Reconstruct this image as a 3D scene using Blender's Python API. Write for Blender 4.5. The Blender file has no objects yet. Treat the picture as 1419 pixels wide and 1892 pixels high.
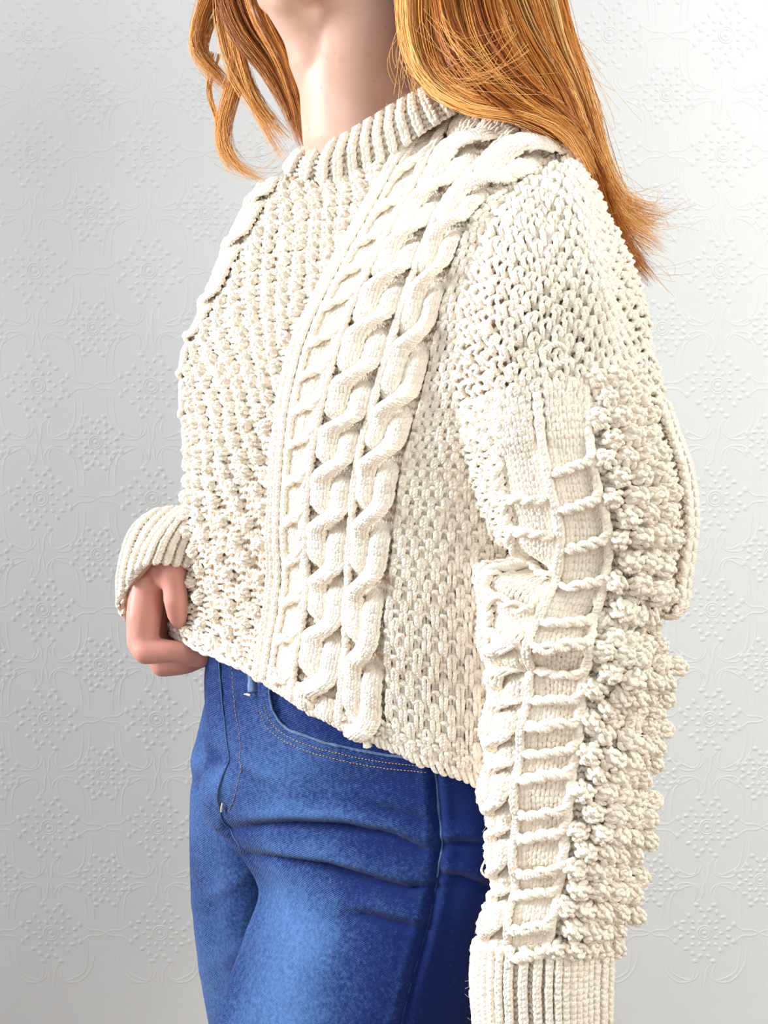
import bpy, bmesh, math, random
import numpy as np
from mathutils import Vector, Matrix

rng = np.random.default_rng(7)
random.seed(7)
SC = bpy.context.scene
COL = SC.collection

# ------------------------------------------------------------------ camera
W, H, F = 1419.0, 1892.0, 2200.0
CAM = np.array((0.0, -0.97, 1.115))
PITCH = math.radians(5.0)
cd = bpy.data.cameras.new('camera')
cam = bpy.data.objects.new('camera', cd)
COL.objects.link(cam)
cam.location = CAM
cam.rotation_euler = (math.pi / 2 - PITCH, 0, 0)
cd.sensor_fit = 'VERTICAL'
cd.sensor_height = 24.0
cd.lens = 24.0 * F / H
cd.clip_start = 0.05
SC.camera = cam

# ------------------------------------------------------------------ world, daylight, fill lamps, exposure
wd = bpy.data.worlds.new('world')
SC.world = wd
wd.use_nodes = True
wd.node_tree.nodes['Background'].inputs[0].default_value = (0.93, 0.97, 1.0, 1)
wd.node_tree.nodes['Background'].inputs[1].default_value = 0.50


def area(name, loc, target, sx, sy, power, color, spread=180):
    ld = bpy.data.lights.new(name, 'AREA')
    ld.shape = 'RECTANGLE'
    ld.spread = math.radians(spread)
    ld.size, ld.size_y, ld.energy, ld.color = sx, sy, power, color
    o = bpy.data.objects.new(name, ld)
    COL.objects.link(o)
    o.location = loc
    o.rotation_euler = (Vector(target) - Vector(loc)).to_track_quat('-Z', 'Y').to_euler()
    return o


area('left_window_daylight', (-1.9, -0.2, 1.7), (0.1, -0.60, 1.05), 0.7, 1.3, 22, (1.0, 0.985, 0.965), 70)
area('front_fill', (-1.2, -2.0, 1.3), (0.0, 0.0, 1.2), 1.2, 1.3, 8.5, (1.0, 0.985, 0.965))  # unseen lamp, added as frontal fill to brighten the sleeve
area('right_fill', (1.35, -0.65, 2.0), (0.35, 0.25, 1.3), 0.9, 1.1, 15, (1.0, 0.99, 0.95))  # fill with no visible source, added to lift the wall at right
area('far_right_fill', (1.4, -1.6, 1.9), (0.35, 0.25, 1.25), 0.9, 1.1, 21, (1.0, 0.97, 0.86))  # second added lamp on the right, warm fill for the sleeve
SC.view_settings.view_transform = 'Standard'
SC.view_settings.look = 'None'
SC.view_settings.exposure = 0.0
SC.view_settings.gamma = 1.0
SC.view_settings.use_curve_mapping = False
SC.cycles.max_bounces = 8
SC.cycles.diffuse_bounces = 5

# ------------------------------------------------------------------ helpers
cp, sp_ = math.cos(PITCH), math.sin(PITCH)


def at(px, py, Y):
    """world point seen at pixel (px, py) on the vertical plane y = Y"""
    px, py, Y = np.broadcast_arrays(np.asarray(px, float), np.asarray(py, float), np.asarray(Y, float))
    a = (px - W / 2) / F
    b = -(py - H / 2) / F
    dx, dy, dz = a, cp + b * sp_, b * cp - sp_
    t = (Y - CAM[1]) / dy
    return np.stack([CAM[0] + dx * t, CAM[1] + dy * t, CAM[2] + dz * t], -1)


def link(o, parent=None):
    COL.objects.link(o)
    if parent is not None:
        o.parent = parent
    return o


def mesh_np(name, verts, faces, mat, parent=None, uv=None, smooth=True, col=None):
    """faces: (n,k) int array, one k"""
    verts = np.asarray(verts, np.float32)
    faces = np.asarray(faces, np.int32)
    n, k = faces.shape
    me = bpy.data.meshes.new(name)
    me.vertices.add(len(verts))
    me.vertices.foreach_set('co', verts.ravel())
    me.loops.add(n * k)
    me.loops.foreach_set('vertex_index', faces.ravel())
    me.polygons.add(n)
    me.polygons.foreach_set('loop_start', np.arange(0, n * k, k, dtype=np.int32))
    me.polygons.foreach_set('use_smooth', np.full(n, smooth))
    if uv is not None:
        l = me.uv_layers.new(name='UVMap')
        l.data.foreach_set('uv', np.asarray(uv, np.float32)[faces.ravel()].ravel())
    if col is not None:
        ca = me.color_attributes.new('tone', 'FLOAT_COLOR', 'POINT')
        c4 = np.ones((len(verts), 4), np.float32)
        c4[:, :3] = np.asarray(col, np.float32).reshape(len(verts), -1)
        ca.data.foreach_set('color', c4.ravel())
    me.update(calc_edges=True)
    me.validate()
    if mat:
        me.materials.append(mat)
    return link(bpy.data.objects.new(name, me), parent)


def norm(v):
    return v / np.maximum(np.linalg.norm(v, axis=-1, keepdims=True), 1e-9)


class Tubes:
    """collects swept yarns; build() makes ONE mesh"""

    def __init__(self):
        self.v, self.f, self.uv, self.col, self.n = [], [], [], [], 0

    def add(self, P, Nr, rad, sides=6, cap=True, uscale=1.0, tone=None):
        P = np.asarray(P, float)
        if P.ndim == 2:
            P, Nr = P[None], np.asarray(Nr, float)[None] if np.ndim(Nr) > 1 else Nr
        N_, M = P.shape[:2]
        Nr = np.broadcast_to(np.asarray(Nr, float), P.shape)
        T = norm(np.gradient(P, axis=1))
        B = norm(np.cross(T, Nr))
        Q = np.cross(B, T)
        rad = np.broadcast_to(np.asarray(rad, float), (N_, M))
        if cap:
            rad = rad.copy()
            rad[:, 0] *= 0.35
            rad[:, -1] *= 0.35
        a = np.arange(sides) * 2 * math.pi / sides
        V = P[:, :, None] + rad[:, :, None, None] * (np.cos(a)[:, None] * B[:, :, None] + np.sin(a)[:, None] * Q[:, :, None])
        d = np.concatenate([np.zeros((N_, 1)), np.cumsum(np.linalg.norm(np.diff(P, axis=1), axis=2), 1)], 1)
        uv = np.stack(np.broadcast_arrays(d[:, :, None] * uscale + rng.random((N_, 1, 1)) * 3, (a / (2 * math.pi))[None, None]), -1)
        idx = self.n + np.arange(N_ * M * sides).reshape(N_, M, sides)
        nx = np.roll(idx, -1, 2)
        f = np.stack([idx[:, :-1], nx[:, :-1], nx[:, 1:], idx[:, 1:]], -1).reshape(-1, 4)
        self.v.append(V.reshape(-1, 3)); self.f.append(f); self.uv.append(uv.reshape(-1, 2))
        if tone is not None:
            t = np.broadcast_to(np.asarray(tone, float).reshape(N_, -1, 1, 1), (N_, M, sides, 1))
            self.col.append(np.repeat(t.reshape(-1, 1), 3, 1))
        self.n += N_ * M * sides
        return self

    def build(self, name, mat, parent=None):
        return mesh_np(name, np.concatenate(self.v), np.concatenate(self.f), mat, parent, np.concatenate(self.uv),
                       col=np.concatenate(self.col) if self.col else None)


def hermite(knots):
    k = np.asarray(knots, float)
    n = len(k)
    D = np.zeros((n, n))
    for i in range(n):
        if i == 0:
            D[0, 0], D[0, 1] = -1 / (k[1] - k[0]), 1 / (k[1] - k[0])
        elif i == n - 1:
            D[i, i - 1], D[i, i] = -1 / (k[i] - k[i - 1]), 1 / (k[i] - k[i - 1])
        else:
            h0, h1 = k[i] - k[i - 1], k[i + 1] - k[i]
            w0, w1 = h1 / (h0 + h1), h0 / (h0 + h1)
            D[i, i - 1] += -w0 / h0
            D[i, i] += w0 / h0 - w1 / h1
            D[i, i + 1] += w1 / h1

    def wts(x):
        x = np.clip(np.asarray(x, float), k[0], k[-1])
        i = np.clip(np.searchsorted(k, x, 'right') - 1, 0, n - 2)
        h = k[i + 1] - k[i]
        t = (x - k[i]) / h
        Wm = np.zeros((len(x), n))
        ar = np.arange(len(x))
        Wm[ar, i] += 2 * t**3 - 3 * t**2 + 1
        Wm[ar, i + 1] += -2 * t**3 + 3 * t**2
        Wm += ((t**3 - 2 * t**2 + t) * h)[:, None] * D[i] + ((t**3 - t**2) * h)[:, None] * D[i + 1]
        return Wm
    return wts


class Patch:
    """a smooth cloth surface through a net of points; (c, r) are stitch columns and rows"""

    def __init__(self, cknots, rknots, net, flip=1, fold=None, gu=260, gv=340):
        net = np.asarray(net, float)                      # (nr, nc, 3) as px, py, Y
        self.c0, self.c1, self.r0, self.r1 = cknots[0], cknots[-1], rknots[0], rknots[-1]
        P3 = at(net[..., 0], net[..., 1], net[..., 2])
        wc, wr = hermite(cknots), hermite(rknots)
        self.gu, self.gv, self.flip = gu, gv, flip
        cs, rs = np.linspace(self.c0, self.c1, gu), np.linspace(self.r0, self.r1, gv)
        Wc, Wr = wc(cs), wr(rs)
        G = np.einsum('vr,rck,uc->vuk', Wr, P3, Wc)
        ref = np.einsum('vr,rck,uc->vuk', Wr, net[..., :2], Wc)
        self.cs, self.rs, self.ref = cs, rs, ref
        self.G = G
        self.normals()
        self.disp = None
        if fold is not None:
            self.disp = fold(ref[..., 0], ref[..., 1], cs[None, :], rs[:, None]) + np.zeros(ref.shape[:2])
            self.G = G + self.N * self.disp[..., None]
            self.normals()

    def normals(self):
        du, dv = np.gradient(self.G, axis=1), np.gradient(self.G, axis=0)
        self.N = norm(np.cross(du, dv)) * self.flip

    def ev(self, c, r, z=0.0):
        c, r = np.asarray(c, float), np.asarray(r, float)
        u = (c - self.c0) / (self.c1 - self.c0) * (self.gu - 1)
        v = (r - self.r0) / (self.r1 - self.r0) * (self.gv - 1)
        i = np.clip(np.floor(u).astype(int), 0, self.gu - 2)
        j = np.clip(np.floor(v).astype(int), 0, self.gv - 2)
        s, t = (u - i)[..., None], (v - j)[..., None]      # linear extrapolation past the rim
        def lerp(A):
            return (A[j, i] * (1 - s) + A[j, i + 1] * s) * (1 - t) + (A[j + 1, i] * (1 - s) + A[j + 1, i + 1] * s) * t
        P, N = lerp(self.G), norm(lerp(self.N))
        return P + N * np.asarray(z, float)[..., None], N

    def shell(self, name, mat, parent, off=-0.003, nu=70, nv=90, rim=0.004, cr=None):
        c0, c1, r0, r1 = cr or (self.c0, self.c1, self.r0, self.r1)
        c, r = np.meshgrid(np.linspace(c0, c1, nu), np.linspace(r0, r1, nv))
        P, N = self.ev(c, r, np.full(c.shape, off))
        V = np.concatenate([P.reshape(-1, 3), (P - N * rim).reshape(-1, 3)])
        idx = np.arange(nu * nv).reshape(nv, nu)
        if self.flip < 0:
            idx = idx[::-1]
        q = np.stack([idx[:-1, :-1], idx[:-1, 1:], idx[1:, 1:], idx[1:, :-1]], -1).reshape(-1, 4)
        n = nu * nv
        edge = np.concatenate([idx[0, :], idx[1:, -1], idx[-1, -2::-1], idx[-2:0:-1, 0]])
        e2 = np.roll(edge, -1)
        Fq = np.concatenate([q, q[:, ::-1] + n, np.stack([edge, edge + n, e2 + n, e2], -1)])
        uv = np.stack([c, r], -1).reshape(-1, 2)
        return mesh_np(name, V, Fq, mat, parent, np.concatenate([uv, uv]))


def smooth_noise(n, m, step):
    k = max(2, int(m / step) + 2)
    a = rng.standard_normal((n, k))
    x = np.linspace(0, k - 1.001, m)
    i = x.astype(int)
    t = x - i
    t = t * t * (3 - 2 * t)
    return a[:, i] * (1 - t) + a[:, i + 1] * t


def rows_yarn(T, patch, c0, nst, rows, typ, cw=1.0, rh=1.0, a=0.17, Hh=1.5, D=0.0017, rad=0.0018, warp=None,
              up=1, ms=9, sides=6, jit=0.05, zoff=0.0, clip=None):
    """knit: every row is one continuous looped yarn; typ(i, j) = +1 knit, -1 purl"""
    rows = np.asarray(rows, float)
    s = np.arange(nst * ms + 1) / ms
    th = 2 * math.pi * s
    i = np.minimum(s.astype(int), nst - 1)
    J = np.arange(len(rows))
    ty = np.array([[typ(ii, jj) for ii in range(-1, nst + 1)] for jj in range(len(rows) + 1)], float)
    fr = s - i
    here, left, right = ty[:, i + 1], ty[:, i], ty[:, np.minimum(i + 2, nst + 1)]
    wl = np.clip(0.5 - fr / 0.24, 0, 0.5)
    wr_ = np.clip(0.5 - (1 - fr) / 0.24, 0, 0.5)
    sg = here * (1 - wl - wr_) + left * wl + right * wr_
    wh = np.clip(1 - np.abs(fr - 0.5) / 0.22, 0, 1)
    sg = sg[:-1] * (1 - wh) + sg[1:] * wh
    R, M = len(rows), len(s)
    x = s + a * np.sin(2 * th) + jit * smooth_noise(R, M, ms * 0.8)
    y = -(Hh / 2) * np.cos(th) * up + jit * smooth_noise(R, M, ms * 0.8)
    z = -D * np.cos(2 * th) * sg + zoff + jit * 0.006 * smooth_noise(R, M, ms * 0.8)
    c = c0 + x * cw
    r = rows[:, None] + y * rh
    if warp is not None:
        c, r, z = warp(c, r, z)
    P, N = patch.ev(c, r, z)
    T.add(P, N, rad * (1 + 0.1 * smooth_noise(R, M, ms)), sides, uscale=95.0)


def mat_new(name):
    m = bpy.data.materials.new(name)
    m.use_nodes = True
    nt = m.node_tree
    return m, nt, nt.nodes['Principled BSDF']


def N(nt, kind, **kw):
    n = nt.nodes.new(kind)
    for k, v in kw.items():
        if k.startswith('i_'):
            key = k[2:]
            n.inputs[int(key) if key.isdigit() else key].default_value = v
        else:
            setattr(n, k, v)
    return n


def ramp(nt, fac, stops):
    r = N(nt, 'ShaderNodeValToRGB')
    el = r.color_ramp.elements
    while len(el) < len(stops):
        el.new(0.5)
    for e, (p, c) in zip(el, stops):
        e.position, e.color = p, (*c, 1)
    nt.links.new(fac, r.inputs[0])
    return r.outputs[0]


# ------------------------------------------------------------------ materials
def make_yarn():
    m, nt, b = mat_new('cream_wool')
    L = nt.links.new
    tc = N(nt, 'ShaderNodeTexCoord')
    nz = N(nt, 'ShaderNodeTexNoise', i_Scale=38.0, i_Detail=3.0)
    L(tc.outputs['Object'], nz.inputs['Vector'])
    col = ramp(nt, nz.outputs['Fac'], [(0.3, (0.89, 0.81, 0.70)), (0.7, (0.935, 0.87, 0.775))])
    L(col, b.inputs['Base Color'])
    b.inputs['Roughness'].default_value = 0.85
    b.inputs['Specular IOR Level'].default_value = 0.2
    b.inputs['Sheen Weight'].default_value = 0.25
    b.inputs['Sheen Roughness'].default_value = 0.5
    sx = N(nt, 'ShaderNodeSeparateXYZ')
    L(tc.outputs['UV'], sx.inputs[0])
    k = N(nt, 'ShaderNodeMath', operation='MULTIPLY_ADD', i_1=3.0)
    L(sx.outputs['Y'], k.inputs[0])
    k2 = N(nt, 'ShaderNodeMath', operation='MULTIPLY', i_1=4.6)
    L(sx.outputs['X'], k2.inputs[0])
    L(k2.outputs[0], k.inputs[2])
    s = N(nt, 'ShaderNodeMath', operation='MULTIPLY', i_1=2 * math.pi)
    L(k.outputs[0], s.inputs[0])
    sn = N(nt, 'ShaderNodeMath', operation='SINE')
    L(s.outputs[0], sn.inputs[0])
    fz = N(nt, 'ShaderNodeTexNoise', i_Scale=1400.0, i_Detail=2.0)
    L(tc.outputs['Object'], fz.inputs['Vector'])
    ad = N(nt, 'ShaderNodeMath', operation='MULTIPLY_ADD', i_1=1.6)
    L(fz.outputs['Fac'], ad.inputs[0])
    L(sn.outputs[0], ad.inputs[2])
    bp = N(nt, 'ShaderNodeBump', i_Strength=0.5, i_Distance=0.00042)
    L(ad.outputs[0], bp.inputs['Height'])
    L(bp.outputs[0], b.inputs['Normal'])
    return m


YARN = make_yarn()


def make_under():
    m, nt, b = mat_new('gap_shade_backing')
    b.inputs['Base Color'].default_value = (0.50, 0.36, 0.25, 1)  # brown backing paints in the shade between stitches
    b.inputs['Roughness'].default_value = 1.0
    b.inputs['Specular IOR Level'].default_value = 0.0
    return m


UNDER = make_under()


def make_skin():
    m, nt, b = mat_new('fair_skin')
    L = nt.links.new
    tc = N(nt, 'ShaderNodeTexCoord')
    nz = N(nt, 'ShaderNodeTexNoise', i_Scale=30.0, i_Detail=4.0)
    L(tc.outputs['Object'], nz.inputs['Vector'])
    base = ramp(nt, nz.outputs['Fac'], [(0.3, (0.58, 0.35, 0.275)), (0.7, (0.65, 0.43, 0.35))])
    fk = N(nt, 'ShaderNodeTexVoronoi', i_Scale=75.0)
    L(tc.outputs['Object'], fk.inputs['Vector'])
    frk = ramp(nt, fk.outputs['Distance'], [(0.06, (1, 1, 1)), (0.12, (0, 0, 0))])
    mx = N(nt, 'ShaderNodeMix', data_type='RGBA')
    ml = N(nt, 'ShaderNodeMath', operation='MULTIPLY', i_1=0.35)
    L(frk, ml.inputs[0]); L(ml.outputs[0], mx.inputs['Factor'])
    L(base, mx.inputs['A'])
    mx.inputs['B'].default_value = (0.45, 0.22, 0.14, 1)
    # the hands are redder than the neck
    sx = N(nt, 'ShaderNodeSeparateXYZ'); L(tc.outputs['Object'], sx.inputs[0])
    hr = N(nt, 'ShaderNodeMapRange', i_1=1.2, i_2=1.1, i_3=0.0, i_4=0.75)
    L(sx.outputs['Z'], hr.inputs[0])
    m2 = N(nt, 'ShaderNodeMix', data_type='RGBA')
    L(hr.outputs[0], m2.inputs['Factor']); L(mx.outputs['Result'], m2.inputs['A'])
    m2.inputs['B'].default_value = (0.60, 0.25, 0.21, 1)
    L(m2.outputs['Result'], b.inputs['Base Color'])
    b.inputs['Roughness'].default_value = 0.45
    b.inputs['Specular IOR Level'].default_value = 0.35
    b.inputs['Subsurface Weight'].default_value = 0.12
    b.inputs['Subsurface Radius'].default_value = (0.01, 0.004, 0.002)
    b.inputs['Subsurface Scale'].default_value = 0.4
    bz = N(nt, 'ShaderNodeTexNoise', i_Scale=600.0, i_Detail=2.0)
    L(tc.outputs['Object'], bz.inputs['Vector'])
    bp = N(nt, 'ShaderNodeBump', i_Strength=0.12, i_Distance=0.0005)
    L(bz.outputs['Fac'], bp.inputs['Height']); L(bp.outputs[0], b.inputs['Normal'])
    return m


SKIN = make_skin()


def make_denim(name, dark, light, seed=0.0):
    m, nt, b = mat_new(name)
    L = nt.links.new
    tc = N(nt, 'ShaderNodeTexCoord')
    mp = N(nt, 'ShaderNodeMapping')
    mp.inputs['Location'].default_value = (seed, seed, 0)
    L(tc.outputs['Object'], mp.inputs[0])
    # wear: broad fading, finer streaks, salt-and-pepper threads
    n1 = N(nt, 'ShaderNodeTexNoise', i_Scale=11.0, i_Detail=3.0)
    L(mp.outputs[0], n1.inputs['Vector'])
    n2 = N(nt, 'ShaderNodeTexNoise', i_Scale=330.0, i_Detail=5.0, i_Roughness=0.75)
    L(mp.outputs[0], n2.inputs['Vector'])
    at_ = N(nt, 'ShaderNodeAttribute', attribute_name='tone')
    wv = N(nt, 'ShaderNodeTexWave', i_Scale=1.0, i_Distortion=3.0, i_Detail=2.0)
    wv.wave_type = 'BANDS'; wv.bands_direction = 'DIAGONAL'
    wm = N(nt, 'ShaderNodeMapping')
    wm.inputs['Scale'].default_value = (17, -27, 1)
    L(tc.outputs['UV'], wm.inputs[0]); L(wm.outputs[0], wv.inputs['Vector'])
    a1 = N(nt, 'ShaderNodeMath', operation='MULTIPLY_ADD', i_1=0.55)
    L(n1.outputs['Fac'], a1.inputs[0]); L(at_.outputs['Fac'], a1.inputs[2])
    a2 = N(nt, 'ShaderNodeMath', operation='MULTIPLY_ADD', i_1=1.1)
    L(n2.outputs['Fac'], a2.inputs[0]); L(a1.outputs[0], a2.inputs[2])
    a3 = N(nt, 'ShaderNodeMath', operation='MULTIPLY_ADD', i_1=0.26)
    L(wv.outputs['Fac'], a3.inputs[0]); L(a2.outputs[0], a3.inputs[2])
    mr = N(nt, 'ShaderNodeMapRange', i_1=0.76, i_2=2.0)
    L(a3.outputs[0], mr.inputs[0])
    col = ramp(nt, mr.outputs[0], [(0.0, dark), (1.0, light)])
    L(col, b.inputs['Base Color'])
    b.inputs['Roughness'].default_value = 0.85
    b.inputs['Specular IOR Level'].default_value = 0.15
    b.inputs['Sheen Weight'].default_value = 0.08
    ad = N(nt, 'ShaderNodeMath', operation='ADD')
    L(wv.outputs['Fac'], ad.inputs[0]); L(n2.outputs['Fac'], ad.inputs[1])
    bp = N(nt, 'ShaderNodeBump', i_Strength=0.5, i_Distance=0.0004)
    L(ad.outputs[0], bp.inputs['Height']); L(bp.outputs[0], b.inputs['Normal'])
    return m


DENIM = make_denim('blue_denim', (0.001, 0.012, 0.10), (0.15, 0.33, 0.72))
DENIM_EDGE = make_denim('worn_denim_edge', (0.06, 0.12, 0.28), (0.42, 0.55, 0.78), 3.0)


def plain(name, c, rough=0.6, metal=0.0):
    m, nt, b = mat_new(name)
    L = nt.links.new
    tc = N(nt, 'ShaderNodeTexCoord')
    nz = N(nt, 'ShaderNodeTexNoise', i_Scale=300.0, i_Detail=2.0)
    L(tc.outputs['Object'], nz.inputs['Vector'])
    lo, hi = tuple(x * 0.85 for x in c), tuple(min(1, x * 1.12) for x in c)
    L(ramp(nt, nz.outputs['Fac'], [(0.3, lo), (0.7, hi)]), b.inputs['Base Color'])
    b.inputs['Roughness'].default_value = rough
    b.inputs['Metallic'].default_value = metal
    return m


GOLD = plain('golden_thread', (0.42, 0.27, 0.13), 0.7)
PALE_THREAD = plain('pale_thread', (0.75, 0.62, 0.48), 0.7)
COPPER = plain('copper_rivet', (0.45, 0.22, 0.12), 0.4, 0.8)


def make_hair():
    m, nt, b = mat_new('copper_hair')
    L = nt.links.new
    at_ = N(nt, 'ShaderNodeAttribute', attribute_name='tone')
    col = ramp(nt, at_.outputs['Fac'], [(0.0, (0.22, 0.055, 0.012)), (0.35, (0.58, 0.20, 0.04)), (0.7, (0.84, 0.43, 0.12)), (1.0, (0.95, 0.64, 0.28))])
    L(col, b.inputs['Base Color'])
    b.inputs['Roughness'].default_value = 0.38
    b.inputs['Specular IOR Level'].default_value = 0.45
    b.inputs['Specular Tint'].default_value = (1.0, 0.8, 0.55, 1)
    return m


HAIR = make_hair()


def make_wallpaper():
    m, nt, b = mat_new('white_embossed_wallpaper')
    L = nt.links.new
    tc = N(nt, 'ShaderNodeTexCoord')
    nz = N(nt, 'ShaderNodeTexNoise', i_Scale=2.0, i_Detail=3.0)
    L(tc.outputs['Object'], nz.inputs['Vector'])
    L(ramp(nt, nz.outputs['Fac'], [(0.3, (0.71, 0.75, 0.775)), (0.7, (0.74, 0.775, 0.80))]), b.inputs['Base Color'])
    b.inputs['Roughness'].default_value = 0.55
    b.inputs['Specular IOR Level'].default_value = 0.25
    f = N(nt, 'ShaderNodeTexNoise', i_Scale=260.0, i_Detail=3.0)
    L(tc.outputs['Object'], f.inputs['Vector'])
    g = N(nt, 'ShaderNodeTexNoise', i_Scale=30.0, i_Detail=2.0)
    L(tc.outputs['Object'], g.inputs['Vector'])
    ad = N(nt, 'ShaderNodeMath', operation='MULTIPLY_ADD', i_1=3.0)
    L(g.outputs['Fac'], ad.inputs[0]); L(f.outputs['Fac'], ad.inputs[2])
    bp = N(nt, 'ShaderNodeBump', i_Strength=0.2, i_Distance=0.001)
    L(ad.outputs[0], bp.inputs['Height']); L(bp.outputs[0], b.inputs['Normal'])
    return m


WALLP = make_wallpaper()

# ------------------------------------------------------------------ setting
WALL_Y = 0.45


def box(name, lo, hi, mat, parent=None):
    lo, hi = np.array(lo, float), np.array(hi, float)
    v = [[(lo, hi)[i][0], (lo, hi)[j][1], (lo, hi)[k][2]] for i in (0, 1) for j in (0, 1) for k in (0, 1)]
    f = [(0, 1, 3, 2), (4, 6, 7, 5), (0, 4, 5, 1), (2, 3, 7, 6), (0, 2, 6, 4), (1, 5, 7, 3)]
    return mesh_np(name, v, f, mat, parent, smooth=False)


wall = box('wall_back', (-2.2, WALL_Y, 0), (2.2, WALL_Y + 0.12, 2.6), WALLP)
wall['kind'] = 'structure'
FLOORM = plain('oak_floor', (0.42, 0.29, 0.18), 0.5)
fl = box('floor', (-2.2, -2.2, -0.1), (2.2, WALL_Y, 0.0), FLOORM)
fl['kind'] = 'structure'


class Relief:
    """low raised work with soft edges, in the wall's plane (x, z), height towards the room"""

    def __init__(self):
        self.v, self.f = [], []

    def strap(self, pts, w, h, n=3):
        p = np.asarray(pts, float)
        for _ in range(n):                                   # corner cutting
            q = np.empty((2 * len(p) - 2, 2))
            q[0::2] = p[:-1] * 0.75 + p[1:] * 0.25
            q[1::2] = p[:-1] * 0.25 + p[1:] * 0.75
            p = np.vstack([p[:1], q, p[-1:]])
        if len(p) > 40:
            p = p[np.linspace(0, len(p) - 1, 28).astype(int)]
        t = norm(np.gradient(p, axis=0))
        nn = np.stack([-t[:, 1], t[:, 0]], 1)
        prof = [(-1, 0), (-0.55, 0.55), (0, 1), (0.55, 0.55), (1, 0)]
        taper = np.sin(np.linspace(0.25, math.pi - 0.25, len(p))) ** 0.4
        b0 = len(self.v)
        for i in range(len(p)):
            for (o, hh) in prof:
                q = p[i] + nn[i] * o * w
                self.v.append((q[0], -hh * h * taper[i], q[1]))
        for i in range(len(p) - 1):
            for k in range(4):
                a = b0 + i * 5 + k
                self.f.append((a, a + 1, a + 6, a + 5))

    def dome(self, x, z, rx, rz, h, ang=0.0, n=10):
        b0 = len(self.v)
        rings = [(1.0, 0.0), (0.8, 0.3), (0.5, 0.8), (0.2, 1.0), (0.02, 1.0)]
        ca, sa = math.cos(ang), math.sin(ang)
        for (rr, hh) in rings:
            for k in range(n):
                a = 2 * math.pi * k / n
                u, w = rr * rx * math.cos(a), rr * rz * math.sin(a)
                self.v.append((x + u * ca - w * sa, -hh * h, z + u * sa + w * ca))
        for i in range(len(rings) - 1):
            for k in range(n):
                a, c = b0 + i * n + k, b0 + i * n + (k + 1) % n
                self.f.append((a, c, c + n, a + n))

    def ring(self, r, w, h, n=20):
        self.strap([(r * math.cos(2 * math.pi * k / n), r * math.sin(2 * math.pi * k / n)) for k in range(n + 1)], w, h, 1)


def medallion(big):
    R = Relief()
    k = 1.0 if big else 0.86
    h = 0.0011
    R.dome(0, 0, 0.0032 * k, 0.0032 * k, h)
    R.ring(0.0062 * k, 0.0011, h * 0.8)
    R.ring(0.0092 * k, 0.0011, h * 0.8)
    for q in range(8):                                       # inner petals
        a = math.pi / 8 + q * math.pi / 4
        R.dome(0.0150 * k * math.cos(a), 0.0150 * k * math.sin(a), 0.0036, 0.0025, h, a)
    for q in range(8):
        a = q * math.pi / 4
        R.dome(0.0205 * k * math.cos(a), 0.0205 * k * math.sin(a), 0.0030, 0.0026, h, a)
    for q in range(8):                                       # outer pairs
        for d in (-0.17, 0.17):
            a = q * math.pi / 4 + d + math.pi / 8 * (q % 2) * 0.3
            R.dome(0.0300 * k * math.cos(a), 0.0300 * k * math.sin(a), 0.0044, 0.0030, h, a + d * 3)
    for sx in (-1, 1):
        for sz in (-1, 1):
            R.dome(sx * 0.011, sz * 0.036 * k, 0.0046, 0.0036, h)
            R.dome(sx * 0.036 * k, sz * 0.011, 0.0036, 0.0046, h)
    if big:                                                  # straps of the lattice round each large medallion
        p, q = 0.067, 0.069
        for sx in (-1, 1):
            for sz in (-1, 1):
                for o in (0.0, 0.0085):
                    R.strap([(sx * (0.006 + o), sz * 0.040), (sx * (0.005 + o * 0.6), sz * 0.052), (sx * (0.013 + o * 0.3), sz * 0.0625),
                             (sx * 0.030, sz * (0.0645 - o * 0.9)), (sx * 0.040, sz * (0.058 - o * 0.9)), (sx * (0.050 - o * 0.9), sz * 0.044),
                             (sx * (0.053 - o), sz * 0.030), (sx * (0.053 - o), sz * 0.013)], 0.0020, 0.00065)
                R.strap([(sx * 0.011, sz * 0.039), (sx * 0.003, sz * 0.046), (sx * 0.003, sz * 0.060), (0, sz * 0.068)], 0.0020, 0.00065)
                R.strap([(sx * 0.039, sz * 0.010), (sx * 0.047, sz * 0.003), (sx * 0.060, sz * 0.004), (sx * 0.067, 0)], 0.0020, 0.00065)
    me = bpy.data.meshes.new('embossed_motif')
    me.from_pydata(R.v, [], R.f)
    me.polygons.foreach_set('use_smooth', np.ones(len(me.polygons), bool))
    me.flip_normals()
    me.materials.append(WALLP)
    return me


big_me, small_me = medallion(True), medallion(False)
PX, PZ = 0.1345, 0.1345
o0 = at(1316, 1127, WALL_Y)
for ix in range(-8, 3):
    for iz in range(-5, 8):
        for half in (0, 1):
            x, z = o0[0] + (ix + half * 0.5) * PX, o0[2] + (iz + half * 0.5) * PZ
            if abs(x) < 0.62 and 0.42 < z < 1.72:
                mo = bpy.data.objects.new('embossed_motif', small_me if half else big_me)
                mo.location = (x, WALL_Y + 0.0002, z)
                link(mo, wall)

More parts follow.
